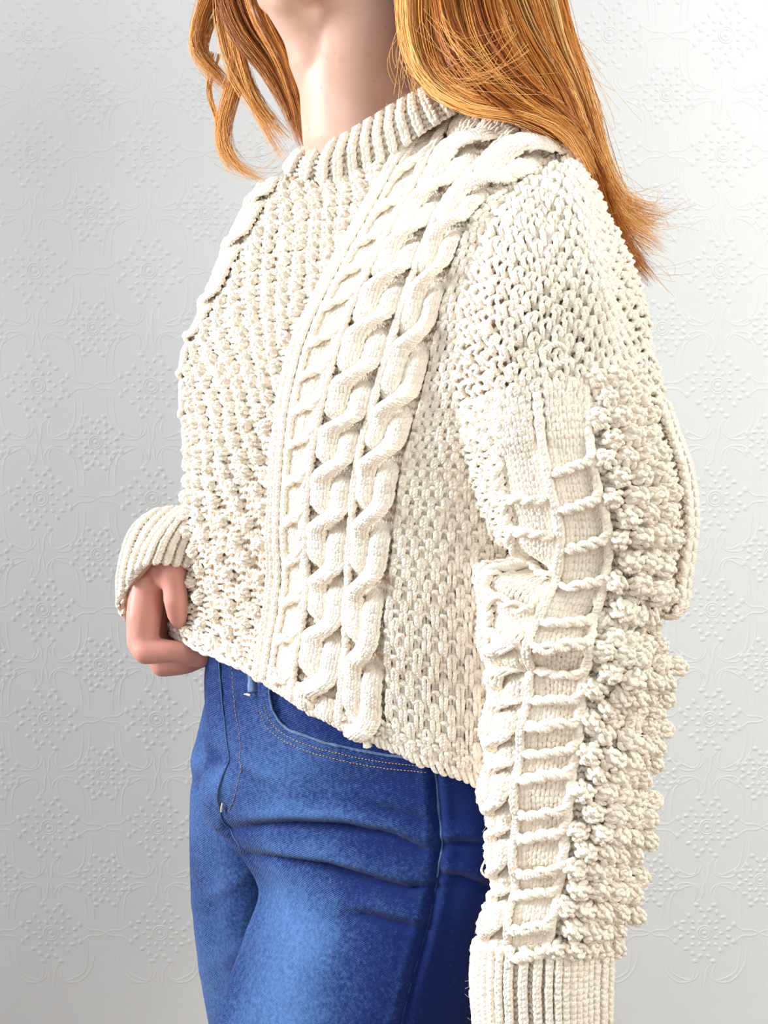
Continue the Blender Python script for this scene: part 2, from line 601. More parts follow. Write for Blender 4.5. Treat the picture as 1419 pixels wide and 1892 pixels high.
# ------------------------------------------------------------------ the person: one continuous body
def capsule_mesh(parts):
    """overlapping tapered limbs, merged afterwards by a voxel remesh"""
    bm = bmesh.new()
    for p0, p1, r0, r1 in parts:
        p0, p1 = Vector(p0), Vector(p1)
        d = p1 - p0
        q = d.to_track_quat('Z', 'Y').to_matrix() if d.length > 1e-6 else Matrix.Identity(3)
        rings = []
        nn = 32
        prof = [(-math.sin(a) * r0, math.cos(a) * r0) for a in np.linspace(math.pi / 2 - 0.01, 0, 5)]
        prof += [(d.length + math.sin(a) * r1, math.cos(a) * r1) for a in np.linspace(0, math.pi / 2 - 0.01, 5)]
        for (zz, rr) in prof:
            rings.append([bm.verts.new(p0 + q @ Vector((rr * math.cos(2 * math.pi * k / nn), rr * math.sin(2 * math.pi * k / nn), zz))) for k in range(nn)])
        for i in range(len(rings) - 1):
            for k in range(nn):
                bm.faces.new((rings[i][k], rings[i][(k + 1) % nn], rings[i + 1][(k + 1) % nn], rings[i + 1][k]))
        bm.faces.new(rings[0][::-1])
        bm.faces.new(rings[-1])
    return bm


def P_(px, py, Y):
    return tuple(at(px, py, Y))


PXM = 0.97 / F                                           # metres per pixel on the plane y = 0
caps = []


def limb(pts):
    """pts: (px, py, Y, radius in metres)"""
    for a, b in zip(pts[:-1], pts[1:]):
        caps.append((P_(*a[:3]), P_(*b[:3]), a[3], b[3]))


def ell(c, r, ax=None, seg=16):
    ells.append((c, r, ax))


ells = []
FW = Vector((-0.82, -0.57, 0)).normalized()                # where she faces
LF = Vector((0.57, -0.82, 0)).normalized()                 # her left
ROT = Matrix((( LF.x, FW.x, 0), (LF.y, FW.y, 0), (0, 0, 1)))   # columns: left, forward, up


def hp(l, f, u, base):
    return Vector(base) + LF * l + FW * f + Vector((0, 0, u))


# neck and head (the frame cuts at the chin)
NB = Vector(P_(672, 270, 0.0))
limb([(690, 330, 0.02, 0.062), (672, 250, 0.0, 0.049), (664, 170, -0.005, 0.0475), (668, 60, 0.0, 0.050), (690, -60, 0.02, 0.055)])
CH = Vector(P_(668, -212, 0.0))                            # centre of the head
ell(hp(0, -0.015, 0.035, CH), (0.074, 0.095, 0.098))
ell(hp(0, 0.030, -0.045, CH), (0.058, 0.062, 0.065))
ell(hp(0, 0.066, -0.094, CH), (0.024, 0.020, 0.019))       # chin
for s in (-1, 1):
    caps.append((tuple(hp(s * 0.056, -0.005, -0.050, CH)), tuple(hp(s * 0.020, 0.066, -0.090, CH)), 0.017, 0.016))   # jaw
    ell(hp(s * 0.034, 0.070, -0.010, CH), (0.022, 0.020, 0.018))   # cheekbones
    ell(hp(s * 0.075, -0.012, -0.012, CH), (0.008, 0.016, 0.030))  # ears
    ell(hp(s * 0.031, 0.078, 0.012, CH), (0.012, 0.010, 0.010))    # eyes under the lids
caps.append((tuple(hp(0, 0.086, 0.012, CH)), tuple(hp(0, 0.106, -0.022, CH)), 0.008, 0.011))                       # nose
ell(hp(0, 0.089, -0.052, CH), (0.022, 0.010, 0.006))
ell(hp(0, 0.088, -0.063, CH), (0.019, 0.010, 0.007))       # lips
limb([(512, -30, -0.035, 0.018), (568, 50, -0.022, 0.0215), (600, 105, -0.012, 0.029), (640, 170, -0.003, 0.036)])
# trunk inside the jumper
BC = Vector((0.0, 0.0, 0.0))
for (z, l, f, off) in ((1.28, 0.150, 0.085, -0.01), (1.20, 0.155, 0.10, 0.0), (1.10, 0.135, 0.09, 0.0), (1.00, 0.125, 0.085, 0.0), (0.92, 0.14, 0.09, 0.0)):
    ell(hp(-0.01, off - 0.005, z, (0.0, 0.012, 0)), (l * 0.86, f * 0.86, 0.10))
sh = {}
for s in (-1, 1):
    caps.append((tuple(NB + Vector((0, 0.02, -0.05))), tuple(hp(s * 0.115, -0.02, -0.10, NB)), 0.034, 0.034))
# near (her left) arm hangs straight down inside the sleeve; hand below the frame
limb([(985, 470, -0.125, 0.036), (1010, 700, -0.165, 0.036), (1045, 1030, -0.175, 0.032), (1015, 1400, -0.185, 0.030), (995, 1800, -0.185, 0.023), (985, 1930, -0.185, 0.024)])
limb([(985, 1930, -0.185, 0.024), (975, 2080, -0.19, 0.026)])
for k, (dy, ln) in enumerate(((-0.030, 205), (-0.010, 225), (0.010, 215), (0.028, 180))):
    limb([(975, 2070, -0.19 + dy, 0.010), (962, 2070 + ln * 0.55, -0.195 + dy, 0.009), (950, 2070 + ln, -0.19 + dy, 0.007)])
limb([(985, 1960, -0.215, 0.013), (965, 2060, -0.235, 0.011), (955, 2130, -0.235, 0.008)])
# far (her right) arm comes round behind the trunk to the hem
limb([(570, 430, 0.135, 0.036), (475, 720, 0.165, 0.034), (450, 930, 0.125, 0.029), (340, 985, 0.055, 0.024), (296, 1020, 0.032, 0.0205)])
# far hand: palm edge, thumb, four fingers closed round the hem
limb([(290, 1020, 0.034, 0.0180), (273, 1085, 0.026, 0.0155), (266, 1140, 0.020, 0.0150), (263, 1186, 0.018, 0.0132)])
limb([(300, 1030, 0.054, 0.0175), (276, 1150, 0.046, 0.0160), (280, 1196, 0.044, 0.0125)])
limb([(263, 1186, 0.018, 0.0130), (270, 1202, 0.012, 0.0118), (315, 1203, 0.010, 0.0098), (372, 1214, 0.016, 0.0092), (396, 1190, 0.030, 0.0080)])     # index
limb([(285, 1195, 0.042, 0.0118), (300, 1230, 0.038, 0.0100), (342, 1226, 0.036, 0.0095), (392, 1208, 0.040, 0.0085)])                                 # middle
limb([(300, 1185, 0.062, 0.0112), (312, 1216, 0.062, 0.0100), (350, 1214, 0.058, 0.0095), (396, 1195, 0.056, 0.008)])                                  # ring
limb([(312, 1160, 0.080, 0.0100), (326, 1190, 0.080, 0.0090), (362, 1192, 0.074, 0.0080), (398, 1180, 0.070, 0.007)])                                  # little
limb([(294, 1030, 0.020, 0.0160), (303, 1066, 0.013, 0.0105)])
limb([(304, 1012, 0.022, 0.0165), (320, 1060, 0.006, 0.0118), (323, 1085, 0.004, 0.0098), (325, 1108, 0.003, 0.0104), (328, 1136, 0.009, 0.0088), (331, 1150, 0.014, 0.0065)])                                # thumb
# hips and legs inside the jeans, feet on the floor
for hip, knee, ank in (((720, 1480, -0.015), (600, 2300, -0.055), (590, 2860, -0.045)), ((490, 1480, 0.075), (490, 2150, 0.072), (500, 2690, 0.078))):
    h_, k_, a_ = Vector(P_(*hip)), Vector(P_(*knee)), Vector(P_(*ank))
    caps.append((tuple(h_), tuple(k_), 0.056, 0.042))
    caps.append((tuple(k_), tuple(a_), 0.042, 0.030))
    caps.append((tuple(a_), (a_.x, a_.y, 0.035), 0.030, 0.032))
    caps.append(((a_.x, a_.y, 0.032), (a_.x - 0.10, a_.y - 0.075, 0.024), 0.032, 0.022))
ell(hp(0, -0.01, 0.86, (0.0, 0.02, 0)), (0.11, 0.07, 0.10))

bm = capsule_mesh(caps)
for c, r, _ in ells:
    m4 = Matrix.Translation(c) @ ROT.to_4x4() @ Matrix.Diagonal((*r, 1))
    bmesh.ops.create_uvsphere(bm, u_segments=24, v_segments=16, radius=1.0, matrix=m4)
me = bpy.data.meshes.new('person')
bm.to_mesh(me)
bm.free()
tmp = link(bpy.data.objects.new('person', me))
rm = tmp.modifiers.new('remesh', 'REMESH'); rm.mode = 'VOXEL'; rm.voxel_size = 0.0026; rm.use_smooth_shade = True
sm = tmp.modifiers.new('smooth', 'SMOOTH'); sm.factor = 0.5; sm.iterations = 5
dc = tmp.modifiers.new('thin', 'DECIMATE'); dc.ratio = 0.28
dg = bpy.context.evaluated_depsgraph_get()
me2 = bpy.data.meshes.new_from_object(tmp.evaluated_get(dg))
bpy.data.objects.remove(tmp)
bpy.data.meshes.remove(me)
me2.name = 'person'
me2.materials.clear()
me2.materials.append(SKIN)
me2.polygons.foreach_set('use_smooth', np.ones(len(me2.polygons), bool))
person = link(bpy.data.objects.new('person', me2))
person['label'] = 'red-haired woman in a cream cable-knit jumper and blue jeans before a white wall'
person['category'] = 'person'

# ------------------------------------------------------------------ jumper: body
#        U         T        M      D      E      F      G      H      I
TC = [0, 9, 19, 29, 37, 45, 53, 64.5, 74, 92, 110, 118]
back = lambda py0, Ys: [(880, py0, 0.10), (620, py0 - 10, 0.17), (430, py0 - 5, 0.155)]
TR = [0, 9, 18, 26, 33, 41.5, 49.5, 57.5, 68]
TN = [
    [(420, 1135, .15), (352, 1150, .11), (324, 1172, .035), (472, 1243, -.075), (545, 1290, -.115), (628, 1333, -.145), (712, 1374, -.165), (890, 1440, -.175), (1030, 1465, -.16)],
    [(415, 1050, .155), (345, 1060, .11), (326, 1075, .03), (490, 1112, -.080), (560, 1135, -.120), (640, 1155, -.150), (712, 1170, -.17), (890, 1200, -.18), (1030, 1205, -.165)],
    [(405, 935, .155), (350, 938, .09), (352, 945, -.01), (497, 965, -.095), (570, 977, -.13), (650, 988, -.158), (725, 995, -.175), (885, 1012, -.18), (1030, 1020, -.165)],
    [(385, 825, .15), (346, 826, .06), (390, 832, -.045), (505, 840, -.105), (583, 845, -.14), (663, 850, -.162), (743, 853, -.177), (885, 858, -.18), (1025, 860, -.165)],
    [(370, 735, .14), (342, 735, .04), (423, 738, -.06), (516, 742, -.11), (603, 745, -.145), (690, 748, -.165), (770, 747, -.177), (890, 745, -.18), (1020, 740, -.165)],
    [(366, 650, .12), (352, 645, .035), (455, 638, -.06), (546, 625, -.11), (640, 612, -.14), (733, 600, -.16), (806, 592, -.172), (905, 588, -.175), (1010, 570, -.16)],
    [(378, 570, .08), (400, 560, .02), (500, 540, -.06), (598, 518, -.105), (690, 497, -.135), (775, 478, -.155), (845, 462, -.168), (930, 470, -.165), (1010, 470, -.15)],
    [(425, 440, .07), (465, 432, .02), (562, 425, -.05), (655, 415, -.09), (745, 393, -.12), (826, 372, -.145), (893, 378, -.162), (965, 415, -.155), (1015, 430, -.14)],
    [(488, 330, .07), (532, 318, .02), (625, 318, -.03), (742, 266, -.070), (846, 203, -.070), (962, 228, -.115), (1052, 290, -.135), (1078, 335, -.13), (1095, 380, -.10)],
]
BK = [[(980, 1430, .04), (700, 1330, .17), (470, 1180, .175)], [(990, 1190, .04), (720, 1130, .175), (470, 1060, .18)], [(1000, 1010, .04), (720, 980, .18), (470, 940, .18)],
      [(1005, 860, .04), (720, 850, .18), (460, 828, .18)], [(1005, 740, .04), (720, 740, .18), (450, 735, .175)], [(1000, 570, .04), (720, 600, .17), (440, 640, .16)],
      [(1000, 470, .03), (730, 490, .16), (450, 560, .135)], [(1000, 420, .02), (740, 390, .14), (480, 430, .115)], [(1050, 370, -.02), (800, 200, .09), (540, 310, .095)]]
TN = [a + b for a, b in zip(TN, BK)]


def gz(px, py, cx, cy, rx, ry, ang=0.0):
    ca, sa = math.cos(ang), math.sin(ang)
    u, v = (px - cx) * ca + (py - cy) * sa, -(px - cx) * sa + (py - cy) * ca
    return np.exp(-(u / rx) ** 2 - (v / ry) ** 2)


def torso_fold(px, py, c, r):
    d = 0.006 * gz(px, py, 430, 1020, 90, 60, 0.5) - 0.006 * gz(px, py, 560, 1080, 120, 50, 0.6)
    d += -0.006 * gz(px, py, 790, 700, 40, 170, 0.1) + 0.004 * gz(px, py, 720, 1180, 120, 60, 0.4)
    d += -0.004 * gz(px, py, 620, 1190, 120, 35, 0.5)
    return d * (c < 74)


torso = Patch(TC, TR, TN, 1, torso_fold)
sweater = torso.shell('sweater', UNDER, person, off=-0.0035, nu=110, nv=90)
sweater['label'] = 'cream hand-knit cable jumper'

row_lo, row_hi = 0.7, 67.3
R_T = np.arange(row_lo, row_hi, 1.0)


# --- moss stitch at her side
def moss(i, j):
    return 1 if (i + j // 2) % 2 else -1


def stuff(o):
    o['kind'] = 'stuff'
    return o


t = Tubes()
rows_yarn(t, torso, 53.2, 15, np.arange(0.7, 60, 1.0), moss, cw=0.93, rh=1.0, a=0.15, Hh=1.42, D=0.0021, rad=0.0017, jit=0.07)
stuff(t.build('moss_stitch_panel', YARN, sweater))


# --- trinity (bramble) stitch on the front
def trinity_warp(amp, pc, pr, pull):
    def w(c, r, z):
        k = np.round(r / pr)
        off = (k % 2) * pc / 2
        cc = np.round((c - off) / pc) * pc + off
        rr = k * pr
        du, dv = (c - cc) / (pc / 2), (r - rr) / (pr / 2)
        q = np.clip(1 - du**2, 0, 1) * np.clip(1 - dv**2, 0, 1)
        return c - (c - cc) * pull * q, r - (r - rr) * pull * q, z + amp * (q**0.8) - 0.0012
    return w


t = Tubes()
rows_yarn(t, torso, 9.0, 20, np.arange(0.7, 66.5, 0.92), lambda i, j: -1, cw=1.0, rh=0.95, a=0.12, Hh=1.35, D=0.0015, rad=0.0019,
          zoff=-0.0032, jit=0.08, sides=5)
stuff(t.build('trinity_stitch_panel', YARN, sweater))
# plain edge rows at the hem
t = Tubes()
rows_yarn(t, torso, 9.0, 58, [0.5, 1.2], lambda i, j: -1, cw=1.0, a=0.14, Hh=1.3, D=0.0018, rad=0.0019, jit=0.08)
cc = np.linspace(8.5, 67.5, 700)
for h in (0, math.pi):
    tw = cc * 3.6 + h
    P, Nn = torso.ev(cc, -0.1 + 0.33 * np.cos(tw) + 0.12 * smooth_noise(1, 700, 12)[0], 0.0004 + 0.0016 * np.sin(tw))
    t.add(P, Nn, 0.0019 * (1 + 0.1 * smooth_noise(1, 700, 9)), 6, uscale=95.0)
stuff(t.build('hem_edge', YARN, sweater))
# far cables
# --- purl ground under the cables
t = Tubes()
rows_yarn(t, torso, 28.5, 25, R_T, lambda i, j: -1, a=0.12, Hh=1.3, D=0.0012, rad=0.0017, zoff=-0.0040, jit=0.05, sides=4, ms=8)
rows_yarn(t, torso, 0.0, 9, np.arange(0.7, 67, 1.0), lambda i, j: -1, a=0.12, Hh=1.3, D=0.0012, rad=0.0017, zoff=-0.0028, jit=0.05, sides=4, ms=8)
stuff(t.build('purl_ground', YARN, sweater))


def rungs(name, patch, cin, cout, r0, r1, per, rise, parent, up=1, z0=0.0012, zr=0.0042, rad=0.0022):
    """a travelling strand: climbs across as a rung, then follows the outer edge up to the next rung"""
    t = Tubes()
    w = cout - cin
    n = int(abs(r1 - r0) / per)
    nn = 44
    key = np.array([(-0.05, -0.5, -0.003), (0.0, 0.0, z0), (0.25, 0.25 * rise, zr), (0.6, 0.7 * rise, zr), (0.92, rise, zr * 0.85), (1.04, rise + 0.8, zr * 0.6),
                    (1.08, rise + 0.5 * per, zr * 0.45), (1.03, rise + 0.85 * per, zr * 0.3), (0.95, rise + per, -0.003)])
    L = np.concatenate([[0], np.cumsum(np.hypot(np.diff(key[:, 0] * abs(w)), np.diff(key[:, 1])))])
    q = hermite(L)(np.linspace(0, L[-1], nn)) @ key
    dq = norm(np.stack([np.gradient(q[:, 0] * w), np.gradient(q[:, 1])], 1))
    for k in range(n):
        ph = rng.uniform(0, 6.3)
        tw = ph + np.linspace(0, L[-1], nn) * 1.9
        jr = rng.normal(0, 0.12)
        for h in (0, math.pi):
            o = 0.34 * np.cos(tw + h)
            c = cin + q[:, 0] * w - dq[:, 1] * o
            r = r0 + up * (k * per + jr + q[:, 1] + dq[:, 0] * o * np.sign(w) * 1.0)
            P, Nn = patch.ev(c, r, q[:, 2] + 0.0011 * np.sin(tw + h))
            t.add(P, Nn, rad * (1 + 0.1 * smooth_noise(1, nn, 6)), 6, uscale=95.0)
    return stuff(t.build(name, YARN, parent))


def rib_cols(name, patch, cols, r0, r1, parent, wst=0.9, rad=0.0019, z0=0.002, up=1, rowstep=1.0, lift=0.0):
    t = Tubes()
    for cc in cols:
        def warp(c, r, z):
            return cc + c * wst, r, z * 0.9 + z0 + lift * np.clip((31 - r) / 2, 0, 1)
        rows_yarn(t, patch, -0.5, 1, np.arange(r0, r1, rowstep), lambda i, j: 1, a=0.20, Hh=1.75, D=0.0017, rad=rad, warp=warp, up=up, ms=10, jit=0.03, rh=rowstep)
    return stuff(t.build(name, YARN, parent))


def cable(name, patch, cc, half, per, r0, r1, kk=3, wst=0.92, Z=0.0042, sharp=0.45, phase=0.0, up=1, hand=1, rowstep=0.9, rad=0.00175, base=0.0008,
          squeeze=0.0, parent=None, amount=1.0):
    """two strands of kk knit stitches that keep changing places"""
    t = Tubes()
    rows = np.arange(r0, r1, rowstep)
    for s in (0, 1):
        def warp(c, r, z):
            p = (r - r0) / per + phase + s
            k = np.floor(p)
            f = np.clip((p - k - 0.5) / sharp + 0.5, 0, 1)
            f = f * f * (3 - 2 * f)
            ph = math.pi * (k + f)
            ux = c
            e = np.sin(ph)
            wsc = 1 - squeeze * np.abs(e)
            dome = 1 - (ux / (kk / 2)) ** 2
            return (cc + hand * (-half * np.cos(ph)) * amount + ux * wst * wsc, r + 0.0 * e,
                    z * 0.8 + base + Z * e + 0.0032 * dome + np.where(e < -0.3, -0.001, 0))
        rows_yarn(t, patch, -kk / 2.0, kk, rows, lambda i, j: 1, rh=rowstep, a=0.20, Hh=1.7, D=0.0016, rad=rad, warp=warp, up=up, ms=10, jit=0.035)
    return t.build(name, YARN, parent)


cable('rope_cable', torso, 41.0, 1.85, 5.6, 0.4, 67.8, kk=4, wst=0.84, Z=0.0060, sharp=0.76, phase=0.15, parent=sweater)
cable('rope_cable', torso, 49.0, 1.85, 6.6, 0.4, 70.5, kk=4, wst=0.84, Z=0.0064, sharp=0.76, phase=0.55, parent=sweater)
rib_cols('ladder_ground', torso, [32.6, 33.55, 34.5, 35.4], 0.5, 67, sweater, wst=0.95, rad=0.0017, z0=-0.0022)
rungs('ladder_cable', torso, 32.0, 36.0, 0.6, 67, 4.4, 1.3, sweater)
rib_cols('ladder_edge', torso, [31.8, 36.2], 0.4, 66.5, sweater, wst=0.8, z0=0.0004)
cable('rope_cable', torso, 4.6, 1.75, 6.6, 0.4, 67, kk=4, wst=0.86, parent=sweater)


rib_cols('twisted_rib', torso, [29.6, 30.7, 36.7, 45.2], 0.4, 66.5, sweater)

# pixel -> (c, r) on the unfolded jeans net, for sewing details onto the cloth
def on_patch(patch, px, py, cmin=8, cmax=110):
    ok = (patch.cs >= cmin) & (patch.cs <= cmax)
    ref = patch.ref[:, ok]
    cs = patch.cs[ok]
    C, R = [], []
    for x, y in zip(np.atleast_1d(px), np.atleast_1d(py)):
        d = (ref[..., 0] - x) ** 2 + (ref[..., 1] - y) ** 2
        j, i = np.unravel_index(np.argmin(d), d.shape)
        C.append(cs[i]); R.append(patch.rs[j])
    return np.array(C), np.array(R)


# ------------------------------------------------------------------ near sleeve
#            KH                K           P            Q            S            W            B
SCOL = [0, 5, 14, 21, 28, 46, 54, 60, 68, 74]
SROWS = [
    (905, 385, 925, 362, 968, 330, 1030, 306, 1068, 312, 1092, 352),
    # py at K..B, and px at K..B
    (875, 430, 905, 405, 962, 372, 1030, 352, 1082, 352, 1112, 400),
    (850, 520, 893, 500, 975, 472, 1052, 455, 1112, 448, 1148, 465),
    (836, 640, 890, 618, 985, 590, 1070, 573, 1142, 563, 1182, 560),
    (837, 740, 903, 725, 990, 706, 1075, 692, 1165, 680, 1203, 672),
    (851, 830, 915, 822, 1000, 808, 1082, 800, 1195, 790, 1240, 785),
    (873, 915, 930, 915, 1018, 905, 1098, 900, 1225, 890, 1272, 880),
    (905, 985, 950, 985, 1035, 985, 1118, 985, 1234, 985, 1278, 985),
    (925, 1030, 955, 1045, 1030, 1062, 1113, 1068, 1218, 1088, 1258, 1100),
    (893, 1098, 915, 1112, 1000, 1130, 1092, 1146, 1188, 1160, 1222, 1160),
    (890, 1170, 905, 1190, 980, 1202, 1080, 1212, 1192, 1238, 1240, 1245),
    (902, 1270, 908, 1288, 975, 1298, 1068, 1304, 1185, 1322, 1216, 1325),
    (897, 1380, 905, 1396, 960, 1399, 1057, 1400, 1172, 1416, 1207, 1420),
    (896, 1490, 905, 1498, 953, 1500, 1045, 1500, 1158, 1515, 1198, 1520),
    (910, 1590, 917, 1598, 953, 1600, 1035, 1600, 1143, 1616, 1185, 1620),
    (901, 1690, 909, 1698, 945, 1700, 1018, 1702, 1115, 1712, 1152, 1712),
    (886, 1752, 896, 1757, 935, 1760, 1005, 1762, 1092, 1768, 1128, 1768),
]
SRK = [-5, 0, 7, 15, 22, 29, 36, 42, 47, 52, 58, 65, 72.5, 79.5, 86.5, 93.5, 97.5]
SYC = [-.105, -.130, -.150, -.160, -.165, -.168, -.170, -.172, -.172, -.175, -.176, -.178, -.180, -.182, -.184, -.186, -.186]


def sleeve_row(row, Yc, ratio=1.0):
    K, B = row[0], row[10]
    xm, hw = (K + B) / 2, (B - K) / 2
    dr = ratio * hw / 2750.0
    out = [(xm + 0.1 * hw, row[1] - 8, Yc + dr * 0.95), (xm - hw * 0.72, row[1] - 5, Yc + dr * 0.65)]
    for k in range(6):
        px, py = row[2 * k], row[2 * k + 1]
        out.append((px, py, Yc - dr * math.sqrt(max(0.0, 1 - ((px - xm) / hw) ** 2))))
    out += [(xm + hw * 0.72, row[11] - 5, Yc + dr * 0.65), (xm + 0.1 * hw, row[1] - 8, Yc + dr * 0.95)]
    return out


SN = [sleeve_row(r, y) for r, y in zip(SROWS, SYC)]


def sleeve_fold(px, py, c, r):
    d = 0.015 * gz(px, py, 930, 1080, 70, 30, 0.55) - 0.016 * gz(px, py, 960, 1040, 75, 12, 0.5)
    d += 0.006 * gz(px, py, 1000, 1190, 90, 24, 0.1) - 0.006 * gz(px, py, 985, 1240, 110, 16, 0.1)
    d += 0.007 * gz(px, py, 1190, 1100, 70, 26, 0.2) - 0.012 * gz(px, py, 1170, 1152, 80, 15, 0.2)
    d += 0.007 * gz(px, py, 1190, 1245, 60, 28, -0.4) - 0.006 * gz(px, py, 1140, 1330, 70, 20, -0.6)
    d += 0.005 * gz(px, py, 1000, 1010, 60, 20, 0.4)
    d += 0.004 * np.sin(py / 24.0 + px / 160.0) * ((py > 1330) & (py < 1700)) * np.clip((px - 1080) / 60, 0, 1)
    d += 0.0025 * np.sin(py / 19.0) * ((py > 1260) & (py < 1740)) * np.clip((1080 - px) / 60, 0, 1)
    return d


SLEEVE_C = [0, 6, 14, 20, 27, 34, 52, 60, 66, 74]
sleeve = Patch(SLEEVE_C, SRK, SN, -1, sleeve_fold, 220, 420)
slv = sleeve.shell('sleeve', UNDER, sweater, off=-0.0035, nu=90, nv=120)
# cap in moss stitch, big loose stitches
t = Tubes()
rows_yarn(t, sleeve, 10.0, 38, np.arange(-6.0, 27.6, 1.22), lambda i, j: 1 if (i + j) % 2 else -1, cw=1.62, rh=1.2, a=0.17, Hh=1.36, D=0.0030, rad=0.0019, up=-1, jit=0.10,
          warp=lambda c, r, z: (c, r - 0.075 * (c - 33), z + 0.0010))
stuff(t.build('moss_stitch_panel', YARN, sweater))
# moss on the inner edge, further down
t = Tubes()
rows_yarn(t, sleeve, 10.0, 9, np.arange(23.5, 97.5, 1.0), moss, cw=1.2, a=0.15, Hh=1.45, D=0.0019, rad=0.0018, up=-1, jit=0.08)
stuff(t.build('moss_stitch_panel', YARN, sweater))
# purl ground of the cable and the bobbles
t = Tubes()
rows_yarn(t, sleeve, 19.5, 15, np.arange(22.5, 98, 1.0), lambda i, j: -1, a=0.12, Hh=1.3, D=0.0010, rad=0.0017, zoff=-0.0065, up=-1, sides=4, ms=8)
rows_yarn(t, sleeve, 34.0, 31, np.arange(21.5, 98, 1.0), lambda i, j: -1, cw=1.25, a=0.14, Hh=1.35, D=0.0018, rad=0.0017, zoff=-0.0030, up=-1, jit=0.08, sides=5)
stuff(t.build('purl_ground', YARN, sweater))
rib_cols('twisted_rib', sleeve, [56.2, 58.0, 60, 62], 27, 50, sweater, up=-1, wst=1.05)
rib_cols('twisted_rib', sleeve, [27.1, 34.4], 24, 97.5, sweater, up=-1, wst=0.85)
rib_cols('twisted_rib', sleeve, [25.9, 26.5, 27.8, 28.3], 24, 97.5, sweater, up=-1, wst=0.9, z0=-0.0026)
# horseshoe: two ladder cables, mirror images
rib_cols('ladder_ground', sleeve, [28.7, 29.85, 31.0, 32.15, 33.3], 23, 97.6, sweater, wst=1.12, rad=0.0017, z0=-0.0032, up=-1, lift=0.0042)
rungs('ladder_cable', sleeve, 27.8, 34.0, 48.6, 29, 4.9, 1.3, sweater, up=-1, zr=0.0050)
rungs('ladder_cable', sleeve, 27.8, 34.0, 98.0, 49.5, 3.7, 1.0, sweater, up=-1, zr=0.0054, z0=0.0018, rad=0.0024)
rib_cols('ladder_ground', sleeve, [21.0, 22.1, 23.2, 24.3, 25.4], 23, 97.6, sweater, wst=1.12, rad=0.0017, z0=-0.0032, up=-1, lift=0.0042)
rungs('ladder_cable', sleeve, 26.2, 20.4, 57.0, 29, 4.9, 1.1, sweater, up=-1, zr=0.0050)
cable('rope_cable', sleeve, 23.2, 1.6, 4.1, 56.5, 97.6, kk=3, wst=1.0, phase=0.2, sharp=0.7, Z=0.0052, up=-1, hand=-1, parent=sweater)


# bobbles
def bobble_mesh(seed):
    g = np.random.default_rng(seed)
    t = Tubes()
    n = 10
    for k in range(n):
        u = 0.02 + 0.93 * (k + 0.5) / n
        zz = 1 - u
        az = k * 2.39996 + g.normal(0, 0.15)
        rr = math.sqrt(max(0.0, 1 - zz * zz))
        d = np.array([rr * math.cos(az), rr * math.sin(az), zz])
        tang = norm(np.cross(d, np.array([0.25, 1.0, 0.1]) + g.normal(0, 0.35, 3)))
        bit = np.cross(d, tang)
        a = np.linspace(-0.35, math.pi + 0.35, 8)
        off = 0.0021 * np.cos(a)[:, None] * tang + (0.0016 * np.sin(a) - 0.0008)[:, None] * bit
        P = d * 0.0058 + off
        P = norm(P) * (0.0055 + 0.0006 * np.sin(np.clip(a, 0, math.pi)))[:, None]
        P[:, 2] *= 0.95
        t.add(P, norm(P), 0.00150, 6, uscale=95.0)
    th, ph = np.meshgrid(np.linspace(0, math.pi / 2, 5), np.linspace(0, 2 * math.pi, 11)[:-1], indexing='ij')
    V = np.stack([0.0056 * np.sin(th) * np.cos(ph), 0.0056 * np.sin(th) * np.sin(ph), 0.0054 * np.cos(th)], -1).reshape(-1, 3)
    idx = t.n + np.arange(50).reshape(5, 10)
    nx = np.roll(idx, -1, 1)
    t.v.append(V); t.f.append(np.stack([idx[:-1], idx[1:], nx[1:], nx[:-1]], -1).reshape(-1, 4)); t.uv.append(np.zeros((50, 2))); t.n += 50
    return t.build('bobble', YARN, None)


protos = [bobble_mesh(s) for s in range(6)]
bob_data = [o.data for o in protos]
for o in protos:
    bpy.data.objects.remove(o)


def put_bobble(name, patch, c, r, z, sx, sy, sz):
    P, Nn = patch.ev(np.array([c, c + 0.3]), np.array([r, r]), np.array([z, z]))
    zx = Vector(Nn[0])
    xx = Vector(P[1] - P[0]).normalized()
    yy = zx.cross(xx).normalized()
    xx = yy.cross(zx)
    M = Matrix((xx, yy, zx)).transposed().to_4x4() @ Matrix.Rotation(random.uniform(-0.5, 0.5), 4, 'Z') @ Matrix.Diagonal((sx, sy, sz, 1))
    M.translation = Vector(P[0])
    b = bpy.data.objects.new(name, random.choice(bob_data))
    link(b, sweater)
    b.matrix_local = M


for j in range(31):
    r = 22.8 + j * 2.45
    for i in range(5):
        c = 36.8 + i * 5.5 + (j % 2) * 2.75 + random.uniform(-0.3, 0.3)
        if c <= (54 if r < 50 else 60) and r <= 96.5:
            k = random.uniform(1.12, 1.32)
            if c > 53:
                k *= 0.88
            put_bobble('bobble', sleeve, c, r + random.uniform(-0.2, 0.2), 0.0002 if c < 53 else -0.0012, k, k * 0.95, k * 1.3)
for j in range(33):                                        # the small knots of the trinity stitch down her front
    r = 1.6 + j * 2.0
    for i in range(7):
        c = 10.3 + i * 2.75 + (j % 2) * 1.37 + random.uniform(-0.3, 0.3)
        if c <= 28.3:
            k = random.uniform(0.92, 1.06)
            put_bobble('trinity_knot', torso, c, r, -0.0012, k, k * 0.9, k)

a = np.linspace(0, 2 * math.pi, 25)
c, r = on_patch(sleeve, [1025], [658], 8, 60)
P, Nn = sleeve.ev(c[0] + 1.6 * np.cos(a), r[0] + 1.1 * np.sin(a), np.full(25, 0.0028))
stuff(Tubes().add(P, Nn, 0.0020, 6, uscale=95.0).build('eyelet', YARN, sweater))

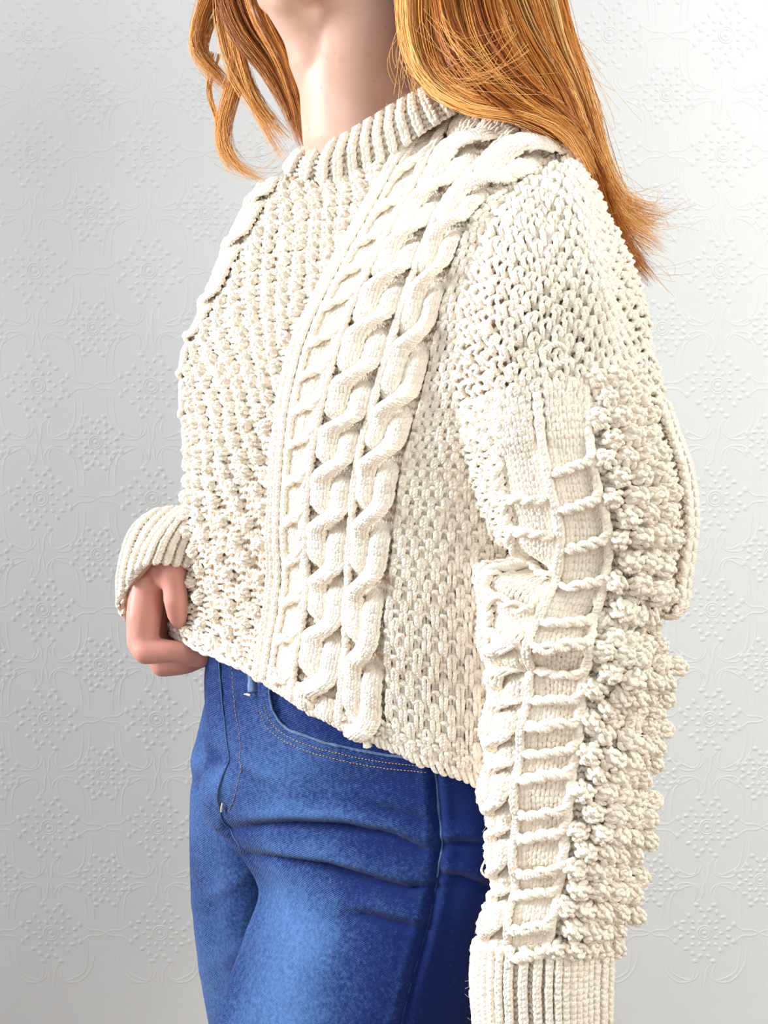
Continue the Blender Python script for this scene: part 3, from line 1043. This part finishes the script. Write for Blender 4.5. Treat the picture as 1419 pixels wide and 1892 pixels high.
# near cuff, ribbed
CROWS = [(882, 1742, 894, 1752, 935, 1757, 1005, 1760, 1092, 1764, 1126, 1762), (878, 1800, 890, 1815, 932, 1822, 1002, 1826, 1090, 1822, 1124, 1812),
         (882, 1880, 894, 1892, 936, 1902, 1004, 1906, 1090, 1900, 1122, 1890), (888, 1945, 900, 1955, 940, 1966, 1004, 1970, 1088, 1962, 1118, 1950)]
cuff = Patch(SLEEVE_C, [0, 6, 13, 19], [sleeve_row(r, -0.187) for r in CROWS], -1, None, 220, 120)
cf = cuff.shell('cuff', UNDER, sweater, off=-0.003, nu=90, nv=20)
t = Tubes()
rows_yarn(t, cuff, 10, 52, np.arange(0.3, 19, 1.0), lambda i, j: -1, a=0.12, Hh=1.3, D=0.0010, rad=0.0016, zoff=-0.0022, up=-1, sides=4, ms=8)
stuff(t.build('rib_ground', YARN, sweater))
rib_cols('cuff_ribbing', cuff, [12, 14, 16, 18, 20, 22, 24, 26] + list(np.arange(28, 62, 2.5)), 0.2, 19, sweater, up=-1, wst=1.15, rad=0.00195, z0=0.0014)

# ------------------------------------------------------------------ far sleeve, and the back of the jumper
def ring(px, py, Y, R, tilt=0.0):
    k = F / (Y + 0.97)
    out = []
    for a in np.linspace(-math.pi, math.pi, 9):
        out.append((px + R * k * math.sin(a), py + tilt * R * k * math.sin(a), Y - R * math.cos(a)))
    return out


fars = Patch(np.linspace(0, 40, 9), [0, 12, 24, 36, 46, 53], [ring(590, 380, .120, .060), ring(540, 480, .145, .058), ring(495, 600, .162, .055), ring(475, 740, .165, .053),
             ring(468, 870, .145, .051), ring(448, 965, .110, .049)], -1, None, 120, 120)
fars.shell('sleeve', UNDER, sweater, off=-0.003, nu=50, nv=50)
t = Tubes()
rows_yarn(t, fars, 0, 30, np.arange(0.5, 53, 1.3), moss, cw=1.34, rh=1.25, a=0.16, Hh=1.4, D=0.0022, rad=0.0019, up=-1, jit=0.08, sides=4, ms=7)
stuff(t.build('moss_stitch_panel', YARN, sweater))
t = Tubes()
rows_yarn(t, torso, 67.0, 32, np.arange(0.7, 67, 1.4), moss, cw=1.6, rh=1.35, a=0.16, Hh=1.4, D=0.0022, rad=0.0022, jit=0.08, sides=4, ms=7)
stuff(t.build('moss_stitch_panel', YARN, sweater))

# ------------------------------------------------------------------ neckband
NC = [0, 5, 11, 20, 28, 36, 42, 52, 62, 66]
lo = [(556, 300, .06), (532, 312, .018), (596, 330, -.030), (690, 303, -.064), (762, 250, -.085), (838, 203, -.086), (872, 190, -.040), (800, 160, .045), (640, 235, .095), (556, 300, .06)]
hi = [(592, 262, .045), (574, 274, .018), (618, 264, -.036), (690, 224, -.060), (752, 187, -.072), (802, 164, -.064), (838, 165, -.025), (790, 145, .035), (668, 205, .072), (592, 262, .045)]
mid = [((a[0] + b[0]) / 2 - (6 if k < 5 else 0), (a[1] + b[1]) / 2 - 3, (a[2] + b[2]) / 2 - 0.006) for k, (a, b) in enumerate(zip(lo, hi))]
neck = Patch(NC, [0, 3.2, 6.4], [lo, mid, hi], 1, None, 240, 60)
nk = neck.shell('neckband', UNDER, sweater, off=-0.003, nu=90, nv=10)
t = Tubes()
rows_yarn(t, neck, 0, 66, np.arange(0.2, 6.4, 1.0), lambda i, j: -1, a=0.12, Hh=1.3, D=0.0012, rad=0.0017, zoff=-0.0018, sides=4, ms=8)
stuff(t.build('rib_ground', YARN, sweater))
rib_cols('neckband_ribbing', neck, np.arange(1.0, 66, 2.6), 0.0, 6.6, sweater, wst=1.3, rad=0.0022, z0=0.0018)
# ------------------------------------------------------------------ far cuff
FC = [0, 6, 14, 22, 30, 36]
FN = [
    [(300, 1150, .085), (226, 1128, .045), (262, 1046, -.004), (330, 1040, -.002), (400, 1060, .03), (390, 1120, .085)],
    [(310, 1080, .10), (228, 1058, .048), (280, 1004, -.004), (345, 996, -.002), (420, 1010, .03), (410, 1070, .09)],
    [(340, 1030, .12), (252, 984, .055), (312, 962, .006), (370, 955, .01), (440, 960, .04), (430, 1020, .1)],
    [(380, 990, .13), (302, 945, .065), (350, 932, .02), (410, 925, .03), (470, 930, .06), (460, 980, .12)],
]
farc = Patch(FC, [0, 7, 13, 18], FN, 1, None, 120, 100)
farc.shell('cuff', UNDER, sweater, off=-0.003, nu=50, nv=30)
t = Tubes()
rows_yarn(t, farc, 1, 33, np.arange(0.2, 18, 1.0), lambda i, j: -1, a=0.12, Hh=1.3, D=0.0012, rad=0.0017, zoff=-0.0018, sides=4, ms=8)
stuff(t.build('rib_ground', YARN, sweater))
rib_cols('cuff_ribbing', farc, np.arange(1.5, 35, 2.0), 0.0, 17, sweater, wst=1.1, rad=0.0019, z0=0.0014)

# ------------------------------------------------------------------ jeans
JC = [0, 10, 18, 34, 54, 74, 92, 108, 130, 150]
JN = [
    [(520, 1170, .13), (394, 1185, .03), (432, 1200, -.02), (540, 1232, -.08), (680, 1280, -.118), (795, 1330, -.142), (915, 1360, -.145), (1000, 1360, -.10), (860, 1280, .10), (520, 1170, .13)],
    [(520, 1240, .13), (384, 1245, .025), (428, 1256, -.025), (540, 1293, -.083), (680, 1343, -.122), (800, 1410, -.148), (920, 1440, -.15), (1010, 1440, -.10), (880, 1350, .11), (520, 1240, .13)],
    [(520, 1330, .13), (387, 1335, .02), (420, 1347, -.025), (530, 1388, -.083), (670, 1438, -.122), (810, 1490, -.15), (920, 1515, -.152), (1015, 1520, -.10), (890, 1430, .12), (520, 1330, .13)],
    [(520, 1420, .13), (385, 1425, .01), (410, 1440, -.03), (510, 1475, -.083), (660, 1520, -.122), (815, 1560, -.152), (920, 1580, -.153), (1010, 1590, -.10), (890, 1510, .12), (520, 1420, .13)],
    [(520, 1520, .11), (400, 1512, .0), (425, 1525, -.03), (520, 1550, -.083), (665, 1590, -.122), (808, 1625, -.15), (915, 1640, -.15), (1000, 1650, -.10), (880, 1590, .10), (520, 1520, .11)],
    [(560, 1600, .06), (446, 1580, -.02), (472, 1590, -.048), (545, 1615, -.088), (665, 1650, -.125), (798, 1680, -.15), (910, 1690, -.148), (985, 1690, -.10), (860, 1650, .07), (560, 1600, .06)],
    [(570, 1660, .03), (478, 1640, -.035), (500, 1646, -.06), (560, 1670, -.098), (660, 1700, -.13), (785, 1730, -.15), (900, 1735, -.145), (970, 1735, -.10), (840, 1710, .04), (570, 1660, .03)],
    [(560, 1740, .02), (456, 1720, -.045), (484, 1726, -.072), (555, 1746, -.108), (650, 1770, -.136), (768, 1792, -.152), (890, 1796, -.142), (950, 1790, -.10), (820, 1780, .02), (560, 1740, .02)],
    [(540, 1830, .015), (424, 1810, -.05), (455, 1816, -.078), (535, 1836, -.114), (635, 1856, -.14), (748, 1872, -.153), (872, 1876, -.14), (935, 1870, -.10), (800, 1860, .01), (540, 1830, .015)],
    [(520, 1950, .01), (388, 1930, -.055), (420, 1936, -.084), (505, 1952, -.118), (610, 1968, -.142), (722, 1980, -.153), (850, 1984, -.138), (910, 1980, -.10), (780, 1970, .0), (520, 1950, .01)],
    [(520, 2300, .01), (390, 2290, -.055), (420, 2300, -.08), (500, 2300, -.11), (590, 2300, -.13), (690, 2300, -.135), (780, 2300, -.12), (820, 2300, -.08), (730, 2300, .01), (520, 2300, .01)],
    [(530, 2860, .0), (440, 2860, -.045), (465, 2860, -.065), (515, 2860, -.085), (580, 2860, -.1), (650, 2860, -.1), (710, 2860, -.085), (735, 2860, -.06), (670, 2860, .01), (530, 2860, .0)],
]
JR = [0, 8, 18, 28, 38, 46, 52, 60, 70, 83, 130, 210]


def pline(px, py, pts):
    """distance and signed side of each point from a polyline, plus the position along it (0..1)"""
    pts = np.asarray(pts, float)
    best = np.full(np.shape(px), 1e9)
    side, pos = np.zeros_like(best), np.zeros_like(best)
    L = np.concatenate([[0], np.cumsum(np.linalg.norm(np.diff(pts, axis=0), axis=1))])
    for i, (a, b) in enumerate(zip(pts[:-1], pts[1:])):
        d = b - a
        l2 = d @ d
        t = np.clip(((px - a[0]) * d[0] + (py - a[1]) * d[1]) / l2, 0, 1)
        qx, qy = px - a[0] - t * d[0], py - a[1] - t * d[1]
        dist = np.hypot(qx, qy)
        cr = d[0] * qy - d[1] * qx
        m = dist < best
        best = np.where(m, dist, best)
        side = np.where(m, np.sign(cr), side)
        pos = np.where(m, (L[i] + t * math.sqrt(l2)) / L[-1], pos)
    return best, side, pos


POCKET = [(492, 1230), (497, 1272), (507, 1318), (525, 1342), (563, 1360), (636, 1381), (703, 1394), (796, 1405)]
CREASES = [  # polyline, depth, width above, width below (below = downhill in the picture)
    ([(425, 1528), (470, 1524), (540, 1520), (636, 1524), (726, 1543), (803, 1576)], 0.0055, 22, 9),
    ([(462, 1576), (532, 1588), (609, 1598), (681, 1620), (753, 1640), (800, 1634)], 0.0060, 26, 10),
    ([(640, 1684), (690, 1691), (730, 1702), (788, 1716)], 0.0035, 22, 10),
    ([(800, 1560), (850, 1556), (910, 1560)], 0.003, 16, 9),
    ([(800, 1610), (850, 1620), (910, 1640)], 0.003, 16, 9),
    ([(660, 1480), (730, 1498), (800, 1520)], 0.0018, 22, 12),
    ([(424, 1400), (470, 1440), (520, 1455)], 0.0016, 18, 12),
]


def jeans_fold(px, py, c, r):
    d = np.zeros(px.shape)
    for pts, dep, wa, wb in CREASES:
        q, s, pos = pline(px, py, pts)
        env = np.sin(np.clip(pos, 0.03, 0.97) * math.pi) ** 0.6
        up = s < 0
        w = np.where(up, wa, wb)
        d += 1.25 * dep * env * (np.where(up, 1.0, 0.0) * np.exp(-((q - 16) / w) ** 2) * 1.0 - np.exp(-(q / 10.0) ** 2) * 0.9)
    q, s, pos = pline(px, py, POCKET)
    d += np.where((s < 0) & (px > 490) & (px < 800), -0.0034 * np.clip(q / 3.5, 0, 1), 0)
    # fly placket: a raised double layer left of the J-stitching
    q, s, pos = pline(px, py, [(412, 1200), (416, 1300), (424, 1400), (418, 1490), (424, 1530)])
    d += np.where(s > 0, 0.0022 * np.clip(q / 4, 0, 1), 0) * (py < 1545) * (px < 440)
    d += 0.007 * gz(px, py, 396, 1470, 28, 50, 0.2) - 0.004 * gz(px, py, 400, 1400, 30, 20, 0)
    # side seam furrow
    q, s, pos = pline(px, py, [(796, 1340), (800, 1410), (808, 1490), (814, 1560), (806, 1626), (796, 1680), (784, 1732), (766, 1794), (746, 1874), (722, 1980)])
    d += -0.0030 * np.exp(-(q / 8) ** 2) + 0.0012 * np.exp(-((q - 20) / 9) ** 2)
    d *= (r < 90)
    return d


jeans_p = Patch(JC, JR, JN, -1, jeans_fold, 420, 900)


def cloth(name, patch, nu, nv, parent, cr, wear_shade):
    c, r = np.meshgrid(np.linspace(cr[0], cr[1], nu), np.linspace(cr[2], cr[3], nv))
    P, Nn = patch.ev(c, r)
    iu = np.linspace(0, patch.gu - 1, nu).astype(int)
    # wear follows the garment: faded along the thigh and on the ridges of set-in creases; the near leg adds painted arm shade
    tone = wear_shade(c, r)
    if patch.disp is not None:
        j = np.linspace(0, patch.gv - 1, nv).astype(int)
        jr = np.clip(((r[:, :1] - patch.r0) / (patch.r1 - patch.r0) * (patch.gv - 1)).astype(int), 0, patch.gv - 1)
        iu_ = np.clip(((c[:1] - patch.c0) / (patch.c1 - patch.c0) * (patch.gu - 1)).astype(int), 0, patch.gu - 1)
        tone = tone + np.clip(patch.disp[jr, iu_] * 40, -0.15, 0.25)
    idx = np.arange(nu * nv).reshape(nv, nu)[::-1]
    q = np.stack([idx[:-1, :-1], idx[:-1, 1:], idx[1:, 1:], idx[1:, :-1]], -1).reshape(-1, 4)
    uv = np.stack([c * 0.0042, -r * 0.0045], -1).reshape(-1, 2) * 12
    V = P.reshape(-1, 3)
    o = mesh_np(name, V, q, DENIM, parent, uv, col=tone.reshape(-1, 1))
    return o


def wear_shade_near(c, r):
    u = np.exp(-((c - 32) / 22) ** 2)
    return -0.30 + 0.24 * u - 0.12 * np.clip((c - 72) / 8, 0, 1) + 0.36 * u * np.clip((r - 42) / 14, 0, 1) + 0.14 * np.exp(-((c - 28) / 14) ** 2) * np.exp(-((r - 24) / 10) ** 2)  # thigh fade is wear; darkening past the side seam is painted arm shade


jeans = cloth('jeans', jeans_p, 230, 400, person, (0, 150, 0, 210), wear_shade_near)
jeans['label'] = 'faded mid-blue denim jeans'
FLC = [0, 10, 24, 40, 60, 80]
FLN = [
    [(520, 1230, .14), (405, 1230, .075), (440, 1236, .02), (540, 1240, .0), (640, 1250, .05), (560, 1230, .13)],
    [(510, 1320, .15), (384, 1320, .08), (420, 1326, .015), (530, 1330, -.01), (640, 1350, .05), (560, 1330, .14)],
    [(500, 1410, .15), (366, 1405, .08), (410, 1414, .012), (520, 1420, -.01), (630, 1430, .05), (560, 1420, .14)],
    [(490, 1500, .15), (360, 1495, .08), (405, 1505, .014), (500, 1510, -.01), (610, 1520, .05), (550, 1510, .14)],
    [(490, 1600, .15), (360, 1595, .08), (405, 1605, .016), (490, 1610, .0), (590, 1620, .06), (540, 1610, .14)],
    [(490, 1700, .15), (365, 1695, .08), (408, 1705, .018), (485, 1710, .005), (575, 1720, .06), (535, 1710, .14)],
    [(490, 1800, .145), (377, 1797, .08), (416, 1805, .02), (485, 1810, .008), (570, 1820, .06), (535, 1810, .14)],
    [(495, 1930, .14), (398, 1925, .08), (432, 1932, .024), (490, 1940, .012), (565, 1940, .06), (535, 1935, .135)],
    [(500, 2150, .13), (420, 2150, .08), (450, 2150, .03), (495, 2150, .02), (560, 2150, .06), (535, 2150, .12)],
    [(500, 2690, .11), (450, 2690, .08), (470, 2690, .045), (500, 2690, .04), (540, 2690, .06), (530, 2690, .1)],
]


def far_fold(px, py, c, r):
    d = 0.003 * gz(px, py, 385, 1410, 40, 22, 0.4) - 0.003 * gz(px, py, 385, 1450, 40, 16, 0.4)
    d += 0.0015 * gz(px, py, 410, 1640, 60, 14, -0.5) - 0.001 * gz(px, py, 410, 1670, 60, 12, -0.5) + 0.002 * gz(px, py, 430, 1760, 60, 14, -0.5)
    return d


far_p = Patch(FLC, [0, 10, 20, 30, 40, 51, 62, 76, 125, 175], FLN, -1, far_fold, 200, 500)
cloth('trouser_leg', far_p, 90, 260, jeans, (0, 80, 0, 175), lambda c, r: -0.10 + 0.22 * np.exp(-((c - 18) / 16) ** 2) * np.clip((r - 8) / 20, 0.3, 1))


def resample(pts, n):
    pts = np.asarray(pts, float)
    L = np.concatenate([[0], np.cumsum(np.linalg.norm(np.diff(pts, axis=0), axis=1))])
    w = hermite(L)
    return w(np.linspace(0, L[-1], n)) @ pts


def smooth1(a, k=5):
    ker = np.ones(k) / k
    return np.convolve(np.pad(a, (k // 2, k // 2), 'edge'), ker, 'valid')


def sew(name, pts, mat, rad, z, n=120, dash=None, flat=0.5, parent=None, tone=0.5, patch=None):
    patch = patch or jeans_p
    q = resample(pts, n)
    c, r = on_patch(patch, q[:, 0], q[:, 1])
    c, r = smooth1(c, 7), smooth1(r, 7)
    P, Nn = patch.ev(c, r, np.full(n, z))
    t = Tubes()
    if dash is None:
        t.add(P, Nn, rad * (1 + 0.15 * smooth_noise(1, n, 6)), 6, tone=np.full((1, 1), tone))
    else:
        on, off = dash
        i = 0
        while i + on < n:
            t.add(P[i:i + on + 1], Nn[i:i + on + 1], rad, 5, tone=np.full((1, 1), tone))
            i += on + off
    return t.build(name, mat, parent or jeans)


def shift(pts, dx, dy):
    return [(x + dx, y + dy) for x, y in pts]


sew('pocket_edge', POCKET, DENIM_EDGE, 0.0012, 0.0004, 160, tone=0.0)
PK2 = [(488, 1300), (500, 1333), (522, 1354), (560, 1373), (634, 1394), (702, 1407), (792, 1417)]
PK3 = [(480, 1310), (492, 1341), (516, 1363), (556, 1383), (632, 1405), (700, 1418), (790, 1427)]
stuff(sew('pocket_stitching', PK2, GOLD, 0.00035, 0.0004, 330, dash=(4, 2)))
stuff(sew('pocket_stitching', PK3, GOLD, 0.00035, 0.0004, 330, dash=(4, 2)))
SEAM = [(797, 1345), (801, 1410), (809, 1490), (815, 1560), (807, 1626), (797, 1680), (785, 1732), (767, 1794), (747, 1874), (723, 1975)]
sew('side_seam', SEAM[:5], DENIM_EDGE, 0.0010, -0.0002, 110, tone=-0.2)
sew('side_seam', SEAM[4:], DENIM, 0.0009, -0.0006, 110, tone=-0.1)
sew('fly_edge', [(408, 1205), (414, 1300), (422, 1400), (416, 1490), (424, 1530), (450, 1566)], DENIM_EDGE, 0.0008, 0.0002, 90, tone=-0.25)
stuff(sew('fly_stitching', [(428, 1215), (434, 1300), (446, 1390), (436, 1470), (426, 1500)], GOLD, 0.0003, 0.0005, 200, dash=(4, 2)))
sew('bar_tack', [(421, 1478), (419, 1496)], PALE_THREAD, 0.0008, 0.0024, 20)
sew('belt_loop', [(466, 1200), (468, 1240), (469, 1280)], DENIM_EDGE, 0.0042, 0.0004, 40, tone=0.05)
sew('bar_tack', [(461, 1281), (474, 1284)], PALE_THREAD, 0.0008, 0.0055, 20)
c, r = on_patch(jeans_p, [783], [1411])
P, Nn = jeans_p.ev(c, r, np.array([0.001]))
th, ph = np.meshgrid(np.linspace(0.02, math.pi / 2, 5), np.linspace(0, 2 * math.pi, 13)[:-1], indexing='ij')
V = np.stack([0.0022 * np.sin(th) * np.cos(ph), 0.0022 * np.sin(th) * np.sin(ph), 0.0009 * np.cos(th)], -1).reshape(-1, 3)
Mq = np.array(Vector(Nn[0]).to_track_quat('Z', 'Y').to_matrix())
idx = np.arange(60).reshape(5, 12); nx = np.roll(idx, -1, 1)
mesh_np('rivet', V @ Mq.T + P[0], np.stack([idx[:-1], idx[1:], nx[1:], nx[:-1]], -1).reshape(-1, 4), COPPER, jeans)

# ------------------------------------------------------------------ hair
hair = None


def lock(name, pts, n, seed, parent, clump=0.55, wave=0.006, rad=0.00030, tone=(0.25, 0.9), seg=25):
    """pts: (px, py, Y, half width px); strands run along a shared path"""
    g = np.random.default_rng(seed)
    pts = np.asarray(pts, float)
    L = np.concatenate([[0], np.cumsum(np.linalg.norm(np.diff(pts[:, :2], axis=0), axis=1))])
    q = hermite(L)(np.linspace(0, L[-1], seg)) @ pts
    C = at(q[:, 0], q[:, 1], q[:, 2])
    Wd = np.maximum(q[:, 3], 1.5) * PXM
    T_ = norm(np.gradient(C, axis=0))
    S_ = norm(np.cross(T_, np.array([0.0, 1.0, 0.0])))
    D_ = np.cross(S_, T_)
    # strands gather in sub-clumps
    nc = max(3, n // 16)
    cu, cv = g.uniform(-1, 1, nc), g.uniform(-1, 1, nc)
    k = g.integers(0, nc, n)
    u, v = cu[k] + g.normal(0, 0.09, n), cv[k] + g.normal(0, 0.12, n)
    s = np.linspace(0, 1, seg)
    ph, am = g.uniform(0, 6.3, nc)[k], g.uniform(0.3, 1, nc)[k]
    wv = wave * am[:, None] * np.sin(ph[:, None] + s[None] * (7 + 2 * cu[k][:, None])) * s[None]
    st = g.normal(0, 1, (n, 3)) * 0.0012
    pw = 1 - (clump * np.clip((s - 0.55) / 0.45, 0, 1))[None]
    P = C[None] + S_[None] * ((u[:, None] * Wd[None] * pw + wv)[..., None]) + D_[None] * ((v[:, None] * np.minimum(Wd, 0.022)[None] * 0.7 * pw + wv * 0.6)[..., None])
    P = P + st[:, None] * (s[None, :, None] ** 2) * 2 + np.stack([smooth_noise(n, seg, 5) for _ in range(3)], -1) * 0.0007
    # uneven ends
    end = g.uniform(0.86, 1.0, n)
    ss = s[None] * end[:, None]
    i = np.clip((ss * (seg - 1)).astype(int), 0, seg - 2)
    f = (ss * (seg - 1) - i)[..., None]
    ar = np.arange(n)[:, None]
    P = P[ar, i] * (1 - f) + P[ar, i + 1] * f
    tn = np.clip(g.uniform(tone[0], tone[1], nc)[k] + g.normal(0, 0.09, n), 0, 1)
    t = Tubes()
    r_ = rad * (1 - 0.75 * s**4)[None] * g.uniform(0.8, 1.25, n)[:, None]
    t.add(P, np.array([0.13, -0.98, 0.11]), np.broadcast_to(r_, P.shape[:2]), 3, cap=False, tone=tn[:, None])
    return t.build(name, HAIR, parent)


# scalp cap above the frame, so that the head is covered
bmh = bmesh.new()
m4 = Matrix.Translation(hp(0, -0.022, 0.042, CH)) @ ROT.to_4x4() @ Matrix.Diagonal((0.082, 0.098, 0.100, 1))
bmesh.ops.create_uvsphere(bmh, u_segments=32, v_segments=20, radius=1.0, matrix=m4)
for v in list(bmh.verts):
    q = ROT.transposed() @ (v.co - CH)
    if q.y > 0.045 and q.z < 0.075 or q.z < -0.055:
        bmh.verts.remove(v)
meh = bpy.data.meshes.new('hair')
bmh.to_mesh(meh); bmh.free()
meh.polygons.foreach_set('use_smooth', np.ones(len(meh.polygons), bool))
meh.materials.append(HAIR)
ca = meh.color_attributes.new('tone', 'FLOAT_COLOR', 'POINT')
for d in ca.data:
    d.color = (0.45, 0.45, 0.45, 1)
hair = link(bpy.data.objects.new('hair', meh), person)
hair['label'] = 'long copper-red hair'

LOCKS = [
    # near side, over her left shoulder
    ([(860, -190, -.02, 40), (950, -40, -.06, 50), (1000, 90, -.085, 46), (1060, 195, -.095, 36), (1090, 300, -.085, 34), (1136, 385, -.07, 36), (1238, 418, -.06, 34)], 420, (0.4, 1.0), .006),
    ([(840, -190, -.02, 40), (900, -40, -.07, 55), (950, 90, -.10, 55), (1030, 200, -.115, 42), (1078, 300, -.11, 32), (1130, 395, -.085, 36), (1226, 462, -.07, 30)], 420, (0.35, 0.95), .006),
    ([(800, -190, -.03, 40), (840, -30, -.08, 50), (870, 90, -.11, 50), (950, 180, -.13, 36), (1045, 245, -.135, 26), (1088, 330, -.12, 26), (1130, 430, -.095, 22), (1205, 525, -.08, 14)], 380, (0.0, 0.6), .006),
    ([(770, -180, -.04, 30), (775, -30, -.075, 34), (775, 60, -.085, 32), (800, 140, -.10, 26), (870, 188, -.12, 22), (970, 205, -.135, 22), (1050, 245, -.145, 16), (1095, 330, -.14, 12)], 330, (0.3, 0.9), .004),
    ([(755, -180, -.04, 20), (745, -20, -.07, 16), (750, 60, -.08, 14), (775, 130, -.085, 12), (820, 172, -.10, 12), (900, 195, -.12, 12), (1000, 215, -.135, 10)], 130, (0.4, 0.95), .004),
    ([(820, -180, .02, 60), (850, -30, .0, 70), (880, 80, -.02, 60), (940, 170, -.04, 40), (1030, 230, -.07, 30), (1090, 330, -.075, 24), (1140, 430, -.06, 20), (1195, 510, -.05, 12)], 420, (0.0, 0.4), .004),
    ([(900, -190, .03, 50), (970, -40, .0, 50), (1020, 90, -.03, 40), (1075, 200, -.05, 30), (1105, 310, -.05, 28), (1150, 400, -.045, 26), (1215, 400, -.04, 18)], 300, (0.3, 0.85), .005),
    # far side
    ([(530, -190, .06, 44), (442, -40, .045, 48), (466, 50, .035, 52), (512, 120, .02, 46), (545, 200, .01, 32), (566, 275, .005, 18)], 620, (0.0, 0.55), .003),
    ([(470, -160, .07, 30), (405, -30, .06, 26), (372, 50, .055, 22), (366, 90, .055, 22), (402, 140, .05, 18), (440, 180, .05, 12)], 260, (0.35, 0.8), .003),
    ([(500, -160, .07, 30), (440, -30, .05, 22), (432, 50, .045, 16), (440, 120, .045, 20), (420, 190, .05, 20), (408, 250, .05, 16), (432, 305, .045, 10), (484, 332, .04, 5)], 260, (0.4, 0.85), .003),
    ([(500, -160, .06, 20), (420, -30, .05, 14), (425, 50, .045, 14), (445, 120, .04, 14), (470, 190, .035, 9), (500, 255, .03, 7), (530, 300, .025, 5)], 110, (0.4, 0.8), .003),
    ([(480, -160, .07, 20), (415, -20, .055, 22), (420, 60, .05, 22), (440, 130, .045, 26), (480, 200, .03, 18), (535, 262, .015, 12)], 240, (0.2, 0.7), .004),
    ([(400, 100, .055, 8), (388, 170, .055, 4), (402, 230, .055, 5), (405, 280, .05, 4), (440, 322, .045, 4)], 40, (0.4, 0.8), .003),
]
for k, (pts, n, tone, wv) in enumerate(LOCKS):
    if k < 12:                                             # roots rise to the crown, above the frame
        pts = [((735, -425, 0.0, 60) if k < 7 else (640, -425, 0.03, 50))] + pts
    lock('hair_lock', pts, n, 100 + k, hair, tone=tone, wave=wv)
# single flyaway hairs
g = np.random.default_rng(5)
t = Tubes()
FLY = [((760, 20), (735, 90), (760, 160), -.09), ((780, 40), (740, 110), (770, 175), -.09), ((1010, 0), (1080, 110), (1115, 230), -.08), ((1060, 160), (1120, 220), (1115, 320), -.08),
       ((1130, 350), (1180, 380), (1215, 345), -.06), ((1150, 420), (1220, 400), (1240, 405), -.06), ((1150, 470), (1210, 490), (1240, 520), -.06),
       ((830, 80), (880, 140), (930, 90), -.135), ((850, 150), (930, 130), (1000, 170), -.14), ((420, 280), (470, 340), (520, 280), .04), ((800, 30), (850, 120), (960, 160), -.135), ((960, 90), (900, 150), (830, 130), -.14), ((1120, 300), (1160, 330), (1150, 400), -.08), ((760, 60), (730, 130), (790, 190), -.09), ((1000, 20), (1060, 60), (1090, 130), -.08)]
for (a, b, c_, Y) in FLY:
    for _ in range(11):
        j = g.normal(0, 16, (3, 2))
        s = np.linspace(0, 1, 14)[:, None]
        q = (1 - s)**2 * (np.array(a) + j[0]) + 2 * s * (1 - s) * (np.array(b) + j[1] * 1.6) + s**2 * (np.array(c_) + j[2] * 1.6)
        P = at(q[:, 0], q[:, 1], Y + g.normal(0, 0.004))
        t.add(P, np.array([0.1, -0.98, 0.1]), 0.00014, 3, cap=False, tone=np.full((1, 1), g.uniform(0.5, 1.0)))
stuff(t.build('flyaway_hair', HAIR, hair))

# ------------------------------------------------------------------ loose ends and fluff on the wool
def strand(name, pts, rad, taper=1.0):
    pts = np.asarray(pts, float)
    q = resample(pts, 30)
    P = at(q[:, 0], q[:, 1], q[:, 2])
    rr = rad * np.linspace(1, taper, 30)
    return Tubes().add(P, np.array([0.1, -0.98, 0.1]), rr[None], 6, uscale=95.0).build(name, YARN, sweater)


strand('loose_thread', [(668, 1330, -.158), (671, 1352, -.160), (677, 1366, -.160), (680, 1382, -.160)], 0.0009, 3.8)
strand('loose_thread', [(905, 1560, -.20), (898, 1585, -.205), (890, 1611, -.205), (900, 1622, -.205)], 0.0005, 1.6)
strand('loose_thread', [(560, 1290, -.135), (572, 1300, -.137), (577, 1306, -.137)], 0.0012, 1.2)

# fine fibres standing off the yarn
def fuzz(patch, c0, c1, r0, r1, n, g, zmax=0.004):
    c, r = g.uniform(c0, c1, n), g.uniform(r0, r1, n)
    P, Nn = patch.ev(c, r, g.uniform(0.0015, zmax, n))
    d1 = norm(Nn * 0.7 + g.normal(0, 0.7, (n, 3)))
    d2 = norm(d1 + g.normal(0, 0.8, (n, 3)))
    s = np.linspace(0, 1, 5)[None, :, None]
    ln = g.uniform(0.002, 0.0065, n)[:, None, None]
    return P[:, None] + ln * (s * d1[:, None] * (1 - s * 0.5) + s * s * d2[:, None] * 0.6), Nn


g = np.random.default_rng(9)
t = Tubes()
for (pt, a) in ((torso, (5, 66, 0, 67, 2600)), (sleeve, (17, 60, 0, 97, 2600)), (neck, (0, 40, 0, 6.4, 600)), (farc, (0, 32, 0, 17, 500)), (cuff, (17, 60, 0, 18, 600))):
    Pz, Nz = fuzz(pt, *a, g)
    t.add(Pz, np.array([0.3, -0.9, 0.3]), 0.00009, 3, cap=False)
stuff(t.build('wool_fuzz', YARN, sweater))
print('triangles', sum(len(o.data.loop_triangles) or sum(len(p.vertices) - 2 for p in o.data.polygons) for o in SC.objects if o.type == 'MESH' and not o.name.startswith(('bobble', 'embossed'))))
